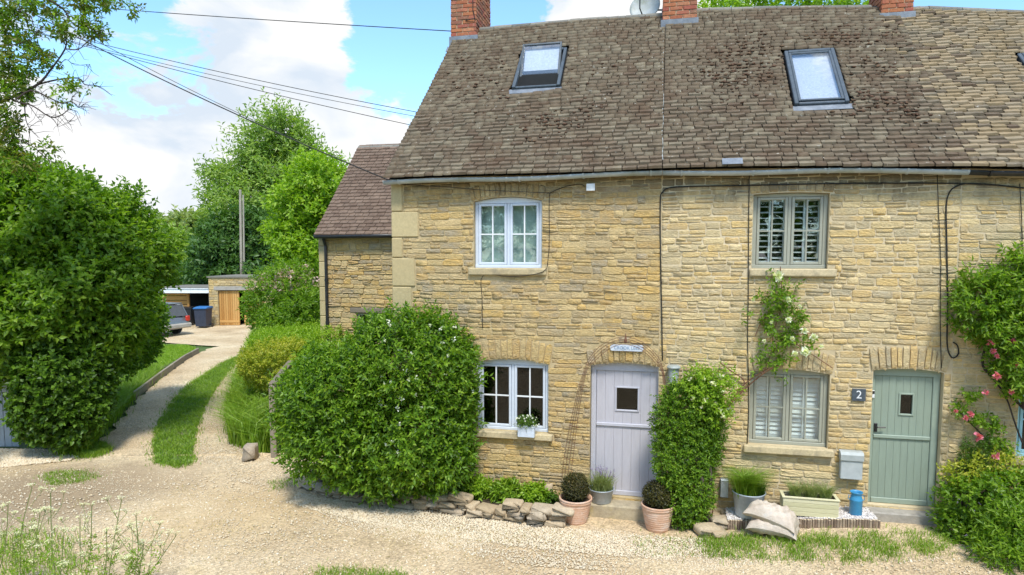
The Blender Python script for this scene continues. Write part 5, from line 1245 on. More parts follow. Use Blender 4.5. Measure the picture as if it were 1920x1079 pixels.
def grass_patch(name, pxs, n, h, w, m, label, kind='stuff', seed=1, cat='grass', dens=None):
    rg2 = np.random.default_rng(seed); poly = [(p.x, p.y) for p in gpoly(pxs)]; P = scatter(rg2, poly, n); dj = rg2.normal(0, 1, (n, 2)); P[:, :2] += dj*np.where(rg2.random((n, 1)) < .3, .11, .02)
    if dens is not None: P = P[rg2.random(len(P)) < dens(P)]
    V, Fc = blades(rg2, P, h, w); o = npmesh(name, V, Fc, m, origin=Vector(P[0])); tag(o, label, cat, None, kind); return o
STRIP = [(285, 835), (292, 800), (318, 760), (345, 728), (380, 704), (412, 684), (450, 666), (450, 678), (428, 700), (402, 735), (385, 765), (372, 800), (364, 838), (362, 874), (330, 880), (290, 874)]
def turf(name, pxs, label, dz=.012):
    P = gpoly(pxs); mb = MB(); mb.add([p+ZV*dz for p in P], [tuple(range(len(P)))]); 
    tag(mb.build(name, M_GROUND, None, origin=P[0]), label, 'turf', kind='structure')
grass_patch('grass', STRIP, 30000, .085, .011, L_GRASS, 'bright green grass strip down the middle of the curving lane', seed=4, dens=lambda P: np.clip(.8+.5*np.sin(P[:, 0]*9+P[:, 1]*4)*np.sin(P[:, 1]*6-P[:, 0]*3), .25, 1))
turf('turf', [(288, 838), (296, 800), (322, 762), (348, 731), (382, 707), (412, 687), (445, 670), (425, 700), (400, 735), (383, 765), (370, 800), (362, 838), (360, 870), (330, 875), (292, 870)], 'turf soil under the middle strip of the lane')
FS = [(1310, 1012), (1360, 1004), (1450, 1006), (1640, 1000), (1700, 1000), (1770, 1000), (1790, 1020), (1740, 1050), (1600, 1056), (1440, 1052), (1340, 1048), (1296, 1030)]
def cl(P): return np.clip(.8+.6*np.sin(P[:, 0]*5.1+P[:, 1]*3)*np.sin(P[:, 1]*7-P[:, 0]*2)+.35*np.sin(P[:, 0]*13), .12, 1)
grass_patch('grass', FS, 9500, .075, .008, L_GRASS, 'ragged green grass strip in front of the gravel bed and sacks', seed=5, dens=cl)
grass_patch('grass', [(1180, 1010), (1330, 1002), (1340, 1045), (1200, 1040)], 420, .06, .008, L_GRASS, 'thin scattered grass in the gravel by the right terracotta pot', seed=51)
grass_patch('grass', [(800, 985), (1100, 1000), (1100, 1030), (760, 1010)], 700, .035, .008, L_DRY, 'sparse yellowish weeds in the gravel before the low wall', seed=52)
grass_patch('grass', [(588, 1079), (600, 1068), (660, 1066), (760, 1076), (760, 1110), (580, 1110)], 2600, .06, .007, L_GRASS, 'tuft of grass at the bottom edge of the picture', seed=6)
grass_patch('grass', [(72, 895), (100, 885), (160, 884), (190, 895), (150, 906), (95, 912)], 1500, .055, .008, L_GRASS, 'small flat patch of grass in the lane at the left', seed=7)
grass_patch('grass', [(140, 850), (160, 836), (200, 834), (208, 848), (180, 860), (148, 860)], 2000, .13, .009, L_GRASS, 'small grass tuft below the dark left bushes', seed=8)
grass_patch('grass', [(508, 905), (540, 900), (545, 915), (515, 920)], 160, .07, .008, L_GRASS, 'little weedy tuft in the gravel near the round bush', seed=9)
grass_patch('grass', [(160, 856), (175, 835), (215, 790), (255, 742), (300, 702), (280, 690), (230, 720), (150, 780), (110, 856)], 15000, .32, .014, L_GRASS, 'tall verge grass under the left bushes', seed=10)
grass_patch('grass', [(285, 700), (345, 668), (370, 655), (350, 648), (285, 648), (230, 660), (240, 700)], 24000, .07, .016, L_BRIGHT, 'short bright lawn behind the timber edging', seed=11)
turf('turf', [(285, 703), (345, 670), (372, 656), (350, 646), (285, 646), (200, 660), (220, 712)], 'turf under the bright lawn')
grass_patch('grass', [(0, 1010), (60, 995), (130, 1010), (150, 1079), (150, 1120), (0, 1120)], 1100, .15, .009, L_GRASS, 'rough grass at the bottom left corner', seed=12)
grass_patch('grass', [(430, 832), (424, 770), (440, 706), (462, 655), (474, 622), (495, 622), (490, 660), (470, 720), (470, 800), (480, 850)], 9000, .28, .012, L_GRASS, 'lush grass verge along the right side of the lane', seed=13)
# loose gravel: thicker by the houses and along the lane edges
rg = np.random.default_rng(77)
def peb(pxs, n, r0, r1, m, label, dens=None):
    poly = [(p.x, p.y) for p in gpoly(pxs)]; P = scatter(rg, poly, n)
    if dens is not None: P = P[rg.random(len(P)) < dens(P)]
    P[:, 2] += .008; V, Fc = pebbles(rg, P, r0, r1); tag(npmesh('gravel', V, Fc, m, origin=Vector(P[0])), label, 'gravel', kind='stuff')
wave = lambda P: np.clip(.5+.5*np.sin(P[:, 0]*1.7+1)*np.cos(P[:, 1]*2.3)+.3*np.sin(P[:, 0]*6+P[:, 1]*5), .06, 1)
peb([(560, 925), (700, 950), (1060, 992), (1320, 1010), (1320, 1030), (1250, 1052), (1000, 1030), (700, 985), (540, 945)], 13000, .008, .020, M_PEB, 'thick cream gravel chips below the low wall and doorstep')
peb([(560, 925), (1320, 1010), (1420, 1060), (1250, 1079), (1000, 1062), (700, 1010), (610, 968), (560, 940)], 20000, .007, .017, M_PEB, 'thinner cream gravel fading out into the lane in front of the low wall', dens=lambda P: np.clip(.45+.5*np.sin(P[:, 0]*3.1+2*P[:, 1])*np.sin(P[:, 1]*4.7), .1, .9))
peb([(-300, 1130), (-300, 850), (0, 842), (420, 845), (560, 925), (1000, 1000), (1330, 1030), (2200, 1040), (2200, 1140)], 42000, .005, .012, M_PEB, 'loose cream gravel scattered over the lane in front', dens=lambda P: wave(P)*np.clip((12.6-P[:, 1])/2.2, 0, 1))
peb([(-20, 842), (175, 845), (130, 864), (-20, 880)], 6000, .012, .032, M_PEB, 'pale stone chips heaped in front of the left bushes')
peb([(365, 900), (372, 830), (400, 740), (430, 700), (428, 830), (520, 858), (560, 925), (420, 900)], 11000, .006, .016, M_PEB, 'loose gravel on the right wheel track of the lane', dens=wave)
peb([(200, 860), (255, 760), (300, 715), (340, 690), (345, 728), (290, 800), (285, 870)], 9000, .006, .015, M_PEB, 'loose gravel on the left wheel track of the lane', dens=wave)
P = gpoly([(365, 948), (450, 925), (1250, 1050), (340, 1060), (150, 940)]); P = scatter(rg, [(p.x, p.y) for p in P], 500); V, Fc = leaf_batch(P+[0, 0, .014], rg.normal(size=P.shape)*[1, 1, .1], np.tile([0, 0, 1.], (len(P), 1)), rg.uniform(.015, .035, len(P)), rg.uniform(.008, .016, len(P))); tag(npmesh('fallen_leaves', V, Fc, L_DRY, origin=Vector(P[0])), 'dry leaf bits littered over the lane', 'leaf litter', kind='stuff')
# timber edging of the lawn
ed = gpoly([(252, 748), (300, 710), (345, 677), (372, 662)]); t = thing('lawn_edging', ed[1], 'weathered timber boards edging the lawn beside the lane', 'edging')
for a, b in zip(ed, ed[1:]):
    for f in (0, .5):
        p, q = a.lerp(b, f+.01), a.lerp(b, f+.49); X = (q-p).normalized(); mb = MB(); mb.bbox((p+q)/2+ZV*.08, (q-p).length, .07, .22, (X, ZV.cross(X), ZV), .012); mb.build('edging_board', M_WOODG, t)
# stone block by the fence
g = G(470, 862); V, Fc = RK[5]; A = np.array(basis(Vector((1, 0, 0)), Vector((0, 1, 0)), ZV, g+Vector((0, .1, .14)), (.22, .2, .30))); tag(npmesh('marker_stone', V@A[:3, :3].T+A[:3, 3], Fc, M_ROCK, origin=g, smooth=True), 'squat rough stone block standing at the lane edge before the long grass', 'stone')
# leaning picket fence seen end-on
fA = G(512, 858); fB = Vector((at(545, 700, 14.6).x, 14.6, 0)); fA.y += .1; d = (fB-fA); X = d.normalized(); nrm = ZV.cross(X)
t = thing('garden_fence', fA, 'weathered timber garden fence with a slanting capping rail between long grass and round bush', 'fence'); n = 10; cap = []
for i in range(n+1):
    p = fA+d*(i/n); h = 1.35+.0*i; mb = MB(); mb.bbox(p+ZV*h/2+nrm*.0, d.length/n*.8, .03, h, (X, nrm, ZV), .006); mb.build('fence_board', M_WOODG, t)
for z in (1.38,): mb = MB(); mb.bbox(fA+d/2+ZV*z, d.length+.15, .13, .035, (X, nrm, ZV), .008); mb.build('capping_rail', M_WOODG, t)
for z in (.4, 1.0): mb = MB(); mb.bbox(fA+d/2+ZV*z-nrm*.04, d.length, .04, .08, (X, nrm, ZV), .008); mb.build('cross_rail', M_WOODG, t)
mb = MB(); mb.bbox(fA-X*.1+ZV*.68, .11, .11, 1.36, (X, nrm, ZV), .012); mb.build('fence_post', M_WOODG, t)

# ================================================================== HEDGES AND SHRUBS
def bush(name, label, cat, bl, n, k, tl, ll, lw_, m, seed, group=None, stems=6, base=None, zmin=.04, extra=None, **kw):
    rg2 = np.random.default_rng(seed); B = blobs_px(bl); c = sum((Vector(b[0]) for b in B), Vector())/len(B)
    base = base or Vector((c.x, c.y, gz(c.x, c.y))); t = thing(name, base, label, cat, group)
    foliage('foliage', t, rg2, B, n, k, tl, ll, lw_, m, zmin=base.z+zmin, **kw)
    mb = MB()
    for i in range(stems):
        b = Vector(B[i % len(B)][0]); s = base+Vector((rg2.normal(0, .12), rg2.normal(0, .08), -.05)); mb.tube([s, s.lerp(b, .5)+Vector((rg2.normal(0, .1), rg2.normal(0, .1), 0)), b], [.035, .025, .012], 6)
    if stems: mb.build('stems', M_BARK, t)
    return t, B, rg2
def flowers(t, B, rg2, n, m, size, per=5, name='flowers', front=True, spread=1.0, lo=.98, hi=1.08, cond=None):
    P, Nn = crown_points(rg2, B, n*6, lo=lo, hi=hi, inner=0)
    if front: P, Nn = P[Nn[:, 1] < -.1], Nn[Nn[:, 1] < -.1]
    if cond is not None: kq = cond(P); P, Nn = P[kq], Nn[kq]
    P, Nn = P[:n], Nn[:n]; Pp = P.repeat(per, 0)+rg2.normal(size=(len(P)*per, 3))*size*.25; D = unit(Nn.repeat(per, 0)*.5+rg2.normal(size=Pp.shape)*spread); V, Fc = leaf_batch(Pp, D, unit(Nn.repeat(per, 0)+rg2.normal(size=Pp.shape)*.4), np.full(len(Pp), size), np.full(len(Pp), size*.75), .25, 0); return npmesh(name, V, Fc, m, t)
big = [(645, 756, 9.85, 106, 100, .75), (755, 695, 9.75, 112, 106, .70), (820, 708, 9.55, 70, 104, .40), (770, 810, 9.6, 112, 112, .62), (650, 810, 9.8, 110, 92, .7), (585, 770, 9.95, 62, 82, .5), (820, 850, 9.5, 62, 62, .4), (730, 870, 9.65, 90, 55, .5), (725, 668, 9.9, 58, 40, .5)]
t, B, r2 = bush('round_bush', 'huge rounded glossy green bush at the corner of the terrace, dotted with white blossom', 'bush', big, 8200, 8, .20, .080, .036, L_BUSH, 41, base=G(700, 925), inner=.25, lump=.11, up=.5, lumpf=4.2, lo=.74)
flowers(t, B, r2, 120, L_PET_W, .035, 6, 'white_blossom', cond=lambda P: P[:, 0] > -1.9)
dk = MB()
# clipped shrub column by the door with pale climber
colm = [(1285, 790, 8.78, 54, 70, .20), (1281, 860, 8.75, 53, 68, .20), (1298, 768, 8.80, 46, 38, .18), (1290, 930, 8.75, 45, 62, .18), (1325, 800, 8.82, 28, 100, .14)]
t, B, r2 = bush('clipped_shrub', 'tall clipped dense green shrub between the lavender grey door and shuttered window', 'shrub', colm, 5000, 6, .085, .045, .020, L_BUSH, 42, base=G(1290, 985), inner=.3, lump=.12, lo=.78, lumpf=6)
cl2 = [(1315, 735, 8.66, 55, 32, .14), (1350, 725, 8.62, 36, 34, .12), (1312, 712, 8.7, 22, 20, .1), (1345, 770, 8.62, 26, 30, .1)]
t, B, r2 = bush('climbing_rose', 'loose lime green climber with pale cream flowers spilling over the clipped shrub', 'climbing plant', cl2, 420, 6, .13, .05, .024, L_BRIGHT, 43, stems=0, base=G(1330, 985), inner=.5, lump=.3, lo=.5)
flowers(t, B, r2, 14, L_PET_Y, .04, 7)
mb = MB(); 
for pts in ([(1335, 800, .2), (1352, 770, .15), (1390, 735, .05), (1430, 700, .06), (1475, 675, .05)], [(1340, 780, .15), (1380, 745, .06), (1395, 715, .05), (1370, 695, .05), (1350, 680, .05)], [(1325, 900, .2), (1340, 860, .16), (1350, 800, .12), (1385, 730, .05), (1440, 690, .05)], [(1320, 1000, .3), (1335, 940, .25), (1330, 880, .22)]): mb.tube(smoothpath(wpath(pts)), .009, 6)
mb.build('woody_stems', M_RUST, t)
wr = [(1465, 560, 8.9, 40, 42, .12), (1440, 600, 8.88, 32, 45, .10), (1490, 600, 8.85, 28, 40, .10), (1470, 640, 8.85, 50, 32, .10), (1450, 680, 8.87, 45, 22, .08), (1520, 645, 8.8, 26, 20, .06), (1462, 520, 8.85, 18, 12, .06)]
WB = []
for px, py, Y, rx, rz, ry in wr:
    u, z = UZ(px, py, .12); s = Y/F; WB.append((W(u, .12, z), (rx*s, ry, rz*s)))
t = thing('white_climbing_rose', W(*[UZ(1440, 700, .1)[0], .1, .1]), 'white flowered climbing rose between the upper and lower shuttered windows', 'climbing rose'); r2 = np.random.default_rng(44)
P, Nn = crown_points(r2, WB, 300, lo=.3, inner=.6, lump=.35); V, Fc = sprigs(r2, P, Nn, 5, .12, .062, .032, rand=.9); npmesh('foliage', V, Fc, L_LEFT, t)
hd = [(1433, 640, .02), (1500, 575, .018), (1485, 635, .025), (1540, 650, .02), (1458, 518, .05), (1478, 562, .03), (1478, 600, .03), (1508, 620, .035), (1525, 632, .035), (1510, 660, .045), (1490, 664, .03), (1412, 562, .02), (1446, 605, .018), (1368, 770, .03)]
for px, py, r in hd:
    r *= 1.35; u, z = UZ(px, py, .26); c = np.array(W(u, .26, z)); nn = 20; D = unit(r2.normal(size=(nn, 3))+[-.2, -1.0, .3]); V, Fc = leaf_batch(np.tile(c, (nn, 1))+D*r*.2, D, r2.normal(size=(nn, 3)), np.full(nn, r*1.1), np.full(nn, r*1.0), .3, .3); npmesh('rose', V, Fc, L_PET_W, t)
mb = MB()
for pts in ([(1430, 700), (1445, 660), (1450, 620), (1465, 570), (1462, 500)], [(1450, 620), (1500, 650), (1560, 690)], [(1445, 660), (1480, 630), (1530, 625)], [(1465, 570), (1430, 600), (1415, 630)]): mb.tube(smoothpath(wpath([(a, b, .06) for a, b in pts])), .006, 5)
mb.build('woody_stems', M_RUST, t)
# right-hand climber and border
def wallbush(name, label, cat, wr, n, k, tl, ll, lw_, m, seed, w=.2, **kw):
    WB = []
    for px, py, rx, rz, ry in wr:
        u, z = UZ(px, py, w); s = 8.3/F; WB.append((W(u, w, z), (rx*s, ry, rz*s)))
    u0 = UZ(wr[0][0], wr[0][1], w)[0]; t = thing(name, W(u0, w, .27), label, cat); r2 = np.random.default_rng(seed); foliage('foliage', t, r2, WB, n, k, tl, ll, lw_, m, **kw); return t, WB, r2
t, B, r2 = wallbush('wisteria', 'thick bright green climber massed on the wall at the right edge', 'climbing plant', [(1845, 580, 36, 52, .16), (1828, 555, 20, 34, .12), (1880, 620, 34, 42, .18), (1905, 530, 24, 42, .18), (1945, 560, 42, 70, .2), (1905, 680, 20, 42, .14), (1950, 680, 34, 60, .18), (1825, 600, 24, 28, .12)], 1050, 9, .18, .085, .028, L_LEFT, 45, inner=.3, lump=.28, lumpf=4)
mb = MB()
for pts in ([(1960, 800, .1), (1915, 765, .08), (1870, 715, .06), (1840, 685, .06), (1845, 640, .08)], [(1900, 640, .1), (1905, 700, .1), (1912, 760, .1)]): mb.tube(smoothpath(wpath(pts)), .016, 6)
mb.build('woody_stems', M_TWIG, t)
t = thing('pink_climbing_rose', W(UZ(1850, 900, .2)[0], .2, .27), 'pink flowered climbing rose on dark stems right of the sage green door', 'climbing rose'); r2 = np.random.default_rng(46)
mb = MB()
for pts in ([(1870, 870, .3), (1850, 830, .12), (1825, 800, .06), (1800, 775, .05), (1790, 760, .05)], [(1925, 880, .2), (1900, 800, .1), (1880, 740, .08), (1850, 700, .06)], [(1905, 870, .3), (1915, 800, .15), (1925, 740, .1)]): mb.tube(smoothpath(wpath(pts)), .010, 6)
mb.build('woody_stems', M_TWIG, t)
WB = [(W(UZ(px, py, .14)[0], .14, UZ(px, py, .14)[1]), (rx*.0068, .08, rz*.0068)) for px, py, rx, rz in ((1820, 745, 26, 12), (1800, 770, 14, 14), (1835, 790, 18, 14), (1880, 690, 18, 22), (1860, 660, 18, 18), (1865, 800, 22, 20), (1900, 730, 18, 26), (1885, 850, 24, 22), (1870, 835, 15, 30))]
P, Nn = crown_points(r2, WB, 300, lo=.3, inner=.6, lump=.35); V, Fc = sprigs(r2, P, Nn, 5, .10, .055, .032, rand=.9); npmesh('foliage', V, Fc, L_LEFT, t)
for px, py, r in ((1857, 643, .035), (1862, 658, .03), (1898, 641, .04), (1868, 705, .04), (1847, 736, .03), (1818, 777, .035), (1810, 784, .028), (1832, 819, .045), (1866, 854, .042), (1895, 735, .03), (1904, 685, .03), (1792, 771, .022), (1870, 668, .025), (1938, 700, .04)):
    r *= 1.3; u, z = UZ(px, py, .36); c = np.array(W(u, .36, z)); nn = 16; D = unit(r2.normal(size=(nn, 3))+[-.2, -1.0, .3]); V, Fc = leaf_batch(np.tile(c, (nn, 1))+D*r*.2, D, r2.normal(size=(nn, 3)), np.full(nn, r), np.full(nn, r*.9), .3, .3); npmesh('rose', V, Fc, L_PET_P, t)
bd = [(1815, 945, 7.95, 44, 46, .25), (1860, 935, 7.9, 48, 45, .3), (1910, 955, 7.8, 48, 58, .35), (1880, 1005, 7.6, 50, 38, .25), (1795, 985, 8.0, 30, 24, .18), (1960, 960, 7.7, 50, 75, .35), (1830, 1000, 7.8, 42, 26, .25)]
t, B, r2 = bush('border_shrub', 'leafy flower border bush with small mauve and white blooms by the grey doorstep', 'shrub', bd, 1900, 6, .13, .06, .034, L_LEFT, 47, inner=.3, lump=.26, lumpf=5, stems=5)
flowers(t, B, r2, 60, L_PET_V, .016, 5)
t, B, r2 = bush('euphorbia', 'yellow-green leafy plant at the top of the right-hand flower border', 'plant', [(1800, 890, 8.1, 30, 24, .15), (1845, 875, 8.1, 34, 24, .15), (1890, 880, 8.05, 24, 22, .15)], 300, 6, .10, .05, .022, L_GOLD, 48, inner=.3, lump=.2, stems=3)
for px, lab in ((1812, 'left of the two narrow upright conifers in the right border'), (1838, 'right of the two narrow upright conifers in the right border')):
    t, B, r2 = bush('upright_conifer', lab, 'conifer', [(px, 880, 8.15, 11, 48, .07), (px, 860, 8.15, 9, 36, .06)], 420, 5, .05, .03, .010, L_DARK, px, group='narrow conifers', lo=.6, up=.9, stems=1)
t, B, r2 = bush('fern_plant', 'long-leaved light green plant spilling at the lower right corner', 'plant', [(1905, 1010, 7.3, 45, 45, .25), (1880, 1040, 7.2, 45, 25, .25), (1950, 1030, 7.2, 45, 55, .3)], 520, 7, .16, .085, .022, L_LEFT, 49, inner=.3, lump=.2, stems=0)
# hedges between lane and wing
t, B, r2 = bush('golden_hedge', 'low clipped hedge with golden tips above the long grass and fence end', 'hedge', [(505, 672, 15.2, 45, 26, .6), (480, 685, 15.0, 25, 24, .5), (545, 668, 15.5, 45, 28, .7), (515, 700, 15.2, 50, 28, .6)], 1900, 6, .10, .075, .03, L_GOLD, 50, inner=.3, stems=4)
t, B, r2 = bush('sprawling_hedge', 'long sprawling light green hedge running back toward the wing', 'hedge', [(520, 645, 18, 48, 22, 1.2), (575, 650, 17, 55, 30, 1.1), (620, 650, 16.4, 40, 30, 1.0), (560, 628, 20, 60, 16, 1.5), (600, 690, 14.6, 40, 40, .7), (505, 640, 20, 22, 22, 1)], 2800, 7, .14, .10, .03, L_BRIGHT, 51, inner=.25, stems=4, lump=.14)
t, B, r2 = bush('blossom_shrub', 'wild shrub with dusty pink flower sprays in front of the stone garage', 'shrub', [(525, 560, 23, 45, 55, 1.2), (560, 540, 22.5, 40, 45, 1.2), (500, 575, 23.5, 30, 38, 1), (575, 585, 21.5, 38, 40, 1.2), (535, 600, 22, 55, 28, 1.2)], 2600, 7, .22, .15, .05, L_LEFT, 52, inner=.25, lump=.16)
flowers(t, B, r2, 260, L_PET_S, .11, 4, 'flower_sprays', cond=lambda P: P[:, 2] > 2.6)
# long grass by the fence
g0 = G(476, 850); t = thing('long_grass_clump', g0, 'tall arching clump of long green grass beside the leaning fence', 'grass plant'); r2 = np.random.default_rng(53)
P = scatter(r2, [(p.x, p.y) for p in gpoly([(432, 835), (432, 780), (448, 735), (500, 730), (512, 800), (518, 850), (478, 850)])], 5000); V, Fc = blades(r2, P, .80, .020, lean=.3, bend=.5); npmesh('blades', V, Fc, L_GRASS, t)
# left bushes
lb = [(50, 480, 13.2, 130, 130, 1.4), (165, 450, 13.4, 80, 72, 1.1), (55, 378, 13.6, 72, 46, 1.0), (135, 385, 13.5, 45, 42, .8), (225, 470, 13.6, 55, 58, 1.0), (140, 570, 12.9, 110, 105, 1.2), (212, 535, 13.6, 46, 54, .9), (-60, 420, 13.2, 110, 130, 1.5), (30, 600, 12.7, 110, 105, 1.2), (180, 620, 13.2, 58, 62, .9), (278, 470, 14, 28, 32, .6), (285, 505, 14, 22, 22, .5), (245, 395, 13.9, 16, 26, .3), (0, 345, 13.6, 50, 26, .7)]
t, B, r2 = bush('broad_leaved_bush', 'very large broad-leaved green bush filling the left side beside the lane', 'bush', lb, 11500, 8, .34, .125, .070, L_LEFT, 54, base=G(120, 835), inner=.22, lump=.17, up=.25, stems=9, lumpf=3.4, lo=.74)
t, B, r2 = bush('dark_hedge', 'dark rounded hedge with big pale-edged leaves at the foot of the large left bush', 'hedge', [(105, 730, 12.1, 68, 80, .6), (85, 680, 12.3, 50, 60, .6), (130, 770, 12.1, 52, 58, .5), (155, 720, 12.5, 42, 72, .6), (75, 785, 12.1, 38, 42, .4)], 2900, 7, .16, .095, .075, L_DARK, 55, base=G(90, 832), inner=.25, lump=.08)
t, B, r2 = bush('lane_bush', 'bushy green shrub leaning over the lane beyond the large left bush', 'bush', [(250, 595, 16, 34, 46, 1), (232, 640, 15.6, 34, 46, .9), (255, 650, 16.3, 22, 30, .8)], 2100, 7, .22, .12, .06, L_BUSH, 56, inner=.25, lump=.12, stems=0)
# grey-blue boarded gate at far left
gp = G(0, 838); t = thing('boarded_gate', gp, 'pale grey-blue boarded gate at the far left edge beside the dark hedge', 'gate')
for i in range(9):
    x1 = at(29, 700, gp.y).x-.002-i*.14; mb = MB(); mb.bbox(Vector((x1-.068, gp.y, .87)), .134, .03, 1.72, None, .006); mb.build('board', paint('grey_blue_gate_paint', (.30, .35, .40)), t)
mb = MB(); mb.bbox(Vector((x1+.5, gp.y+.005, 1.76)), 1.5, .06, .05, None, .01); mb.build('top_rail', MATS['grey_blue_gate_paint'], t)
for z in (.35, 1.35): mb = MB(); mb.bbox(Vector((x1+.5, gp.y+.04, z)), 1.3, .04, .1, None, .01); mb.build('back_rail', MATS['grey_blue_gate_paint'], t)

# ================================================================== GARAGES, BINS, CAR
M_GSTONE = M_STONE; GY = 34.0
def gx(px): return at(px, 560, GY).x
def gzv(py): return at(960, py, GY).z
GB = gz(gx(400), GY); gt = gzv(521)
gar = thing('stone_garage', Vector((gx(392), GY, GB)), 'small flat-roofed stone garage with orange boarded doors at the end of the lane', 'garage')
X0, X1 = gx(392), gx(392)+4.6; D0, D1 = gx(409), gx(409)+2.4; dt_ = gzv(545)
mb = MB(); bx = lambda mb, a, b, c, d, e, f: mb.box(Vector(((a+b)/2, (c+d)/2, (e+f)/2)), b-a, d-c, f-e)
bx(mb, X0, D0, GY, GY+.25, 0, gt); bx(mb, D0, D1, GY, GY+.25, dt_, gt); bx(mb, D1, X1, GY, GY+.25, 0, gt); bx(mb, X0, X0+.25, GY+.25, GY+4, 0, gt); bx(mb, X1-.25, X1, GY+.25, GY+4, 0, gt); bx(mb, X0, X1, GY+4, GY+4.25, 0, gt)
gw = mb.build('wall', M_MORT, gar)
GW = lambda u, w, z: Vector((X0+u, GY-w, z))
h_ = [(D0-X0, D1-X0, 0, dt_+.22)]
WDs, WNs = WD, WN; WD, WN = Vector((1, 0, 0)), Vector((0, -1, 0))
cells = course_cells(RG, .0, X1-X0, GB-.05, gt-.06, (.10, .17), (.22, .5), h_, .016, .03, split=0, WW=GW)
place_pieces('walling_stone', 'small_walling_stones', cells, STU, WST, M_STONE, gw, cap=230)
WD, WN = WDs, WNs
mb = MB(); mb.bbox(Vector(((D0+D1)/2, GY+.1, dt_+.11)), D1-D0+.4, .3, .2, None, .015); mb.build('concrete_lintel', M_STEP2, gar)
mb = MB(); bx(mb, X0-.06, X1+.06, GY-.08, GY+4.3, gt, gt+.07); mb.build('roof', M_RIDGE, gar)
mb = MB(); bx(mb, X0+.26, X1-.26, GY+3.0, GY+3.1, 0, gt-.05); mb.build('garage_shade_panel', M_DARK, gar)  # black slab paints the shade inside the garage
for k, (a, b, yo) in enumerate(((D0+.02, D0+1.05, 0), (D0+1.2, D1-.02, .25))):
    mb = MB(); mb.box(Vector(((a+b)/2, GY+.12+yo, (GB+dt_)/2)), b-a, .04, dt_-GB-.06); dd = mb.build('door', M_WOODO, gar); n = 9
    for i in range(n): w_ = (b-a)/n; mb = MB(); mb.bbox(Vector((a+w_*(i+.5), GY+.085+yo, (GB+dt_)/2)), w_-.012, .03, dt_-GB-.06, None, .004); mb.build('board', M_WOODO, dd)
    mb = MB(); mb.bbox(Vector(((a+b)/2, GY+.06+yo, GB+.22)), b-a, .025, .12, None, .004); mb.build('ledge', M_WOODO, dd)
# open shed with white fascia
SX0, SX1 = gx(298), gx(391); st = gzv(541)
shed = thing('open_shed', Vector(((SX0+SX1)/2, GY+.2, GB)), 'flat-roofed open shed with white fascia and orange slatted side beside the stone garage', 'shed'); sf = gzv(550)
mb = MB(); bx(mb, SX0-.3, SX1, GY+.1, GY+3.5, st-.03, st+.04); mb.build('roof', M_RIDGE, shed)
mb = MB(); bx(mb, SX0-.2, SX1, GY+.04, GY+.1, sf, st-.031); bx(mb, SX0-.32, SX1, GY+.0, GY+.06, st-.0309, st+.0); mb.build('fascia', M_WHITE, shed)
mb = MB(); bx(mb, SX0-.2, SX1, GY+2.6, GY+2.7, 0, sf); bx(mb, SX1-.14, SX1-.02, GY+.3, GY+2.6, 0, sf); mb.build('shade_painted_wall', M_DARK, shed)  # inner shade of the shed is painted on as near-black walls
for i in range(8):
    z = GB+.1+i*.24; mb = MB(); mb.bbox(Vector(((SX0-.1+gx(344))/2, GY+.5, z+.12)), gx(344)-SX0+.1, .04, .21 if z < 1.7 else .1, None, .008); mb.build('side_board', M_WOODO, shed)
mb = MB(); mb.bbox(Vector((gx(345), GY+.46, (GB+sf)/2)), .12, .12, sf-GB, None, .01); mb.build('post', M_WOODO, shed)
mb = MB(); mb.bbox(Vector((gx(388), GY+.46, (GB+sf)/2)), .10, .10, sf-GB, None, .01); mb.build('post', M_WOODG, shed)
mb = MB(); mb.bbox(Vector((gx(372), GY+1.8, (GB+sf)/2)), gx(383)-gx(361), .06, sf-GB-.1, None, .01); dr = mb.build('white_door', M_WHITE, shed)
mb = MB(); mb.lathe(Vector((gx(363), GY+1.74, GB+1)), [(0, -.04), (.05, 0), (0, .04)], 10); mb.build('door_knob', M_BLACK, dr)
def wheelie(px, py, s, m, ml, label, Yd):
    b = at(px, py, Yd); b.z = gz(b.x, b.y); t = thing('wheelie_bin', b, label, 'bin', 'wheelie bins'); mb = MB()
    V = [b+Vector((x*(.26 if z == 0 else .30)*s, y*(.30 if z == 0 else .36)*s, (.08+z*.90)*s)) for z in (0, 1) for x, y in ((-1, -1), (1, -1), (1, 1), (-1, 1))]
    mb.add(V, [(3, 2, 1, 0), (4, 5, 6, 7)]+[(i, (i+1) % 4, 4+(i+1) % 4, 4+i) for i in range(4)]); mb.bbox(b+ZV*.95*s, .64*s, .76*s, .05*s, None, .01); mb.build('bin_body', m, t)
    mb = MB(); q = b+ZV*.975*s; o = [(-.40, .0), (-.40, .035), (-.1, .085), (.3, .10), (.42, .06), (.42, .0)]; mb.poly([q+Vector((-.33*s, y*s, z*s)) for y, z in o], Vector((.66*s, 0, 0))); mb.build('bin_lid', ml, t)
    for sg in (-1, 1): mb = MB(); mb.tube([b+Vector((sg*.29*s, .26*s, .1*s)), b+Vector((sg*.34*s, .26*s, .1*s))], .1*s, 14); mb.build('wheel', M_BLACK, t)
    mb = MB(); mb.tube([b+Vector((-.26*s, .42*s, .98*s)), b+Vector((.26*s, .42*s, .98*s))], .018*s, 6); mb.build('handle', M_BLACK, t)
M_BIN = vary('dark_blue_grey_bin_plastic', [(.035, .045, .07), (.05, .06, .09)], rnd=False, bump=0, rough=.5); M_LID = vary('blue_bin_lid', [(.025, .13, .34), (.035, .16, .40)], rnd=False, bump=0, rough=.45)
wheelie(382, 616, 1.0, M_BIN, M_LID, 'dark wheelie bin with a bright blue lid beside the stone garage', 33.2)
wheelie(355, 613, .92, M_BLACK, M_BLACK, 'black wheelie bin in the mouth of the open shed', 34.4)
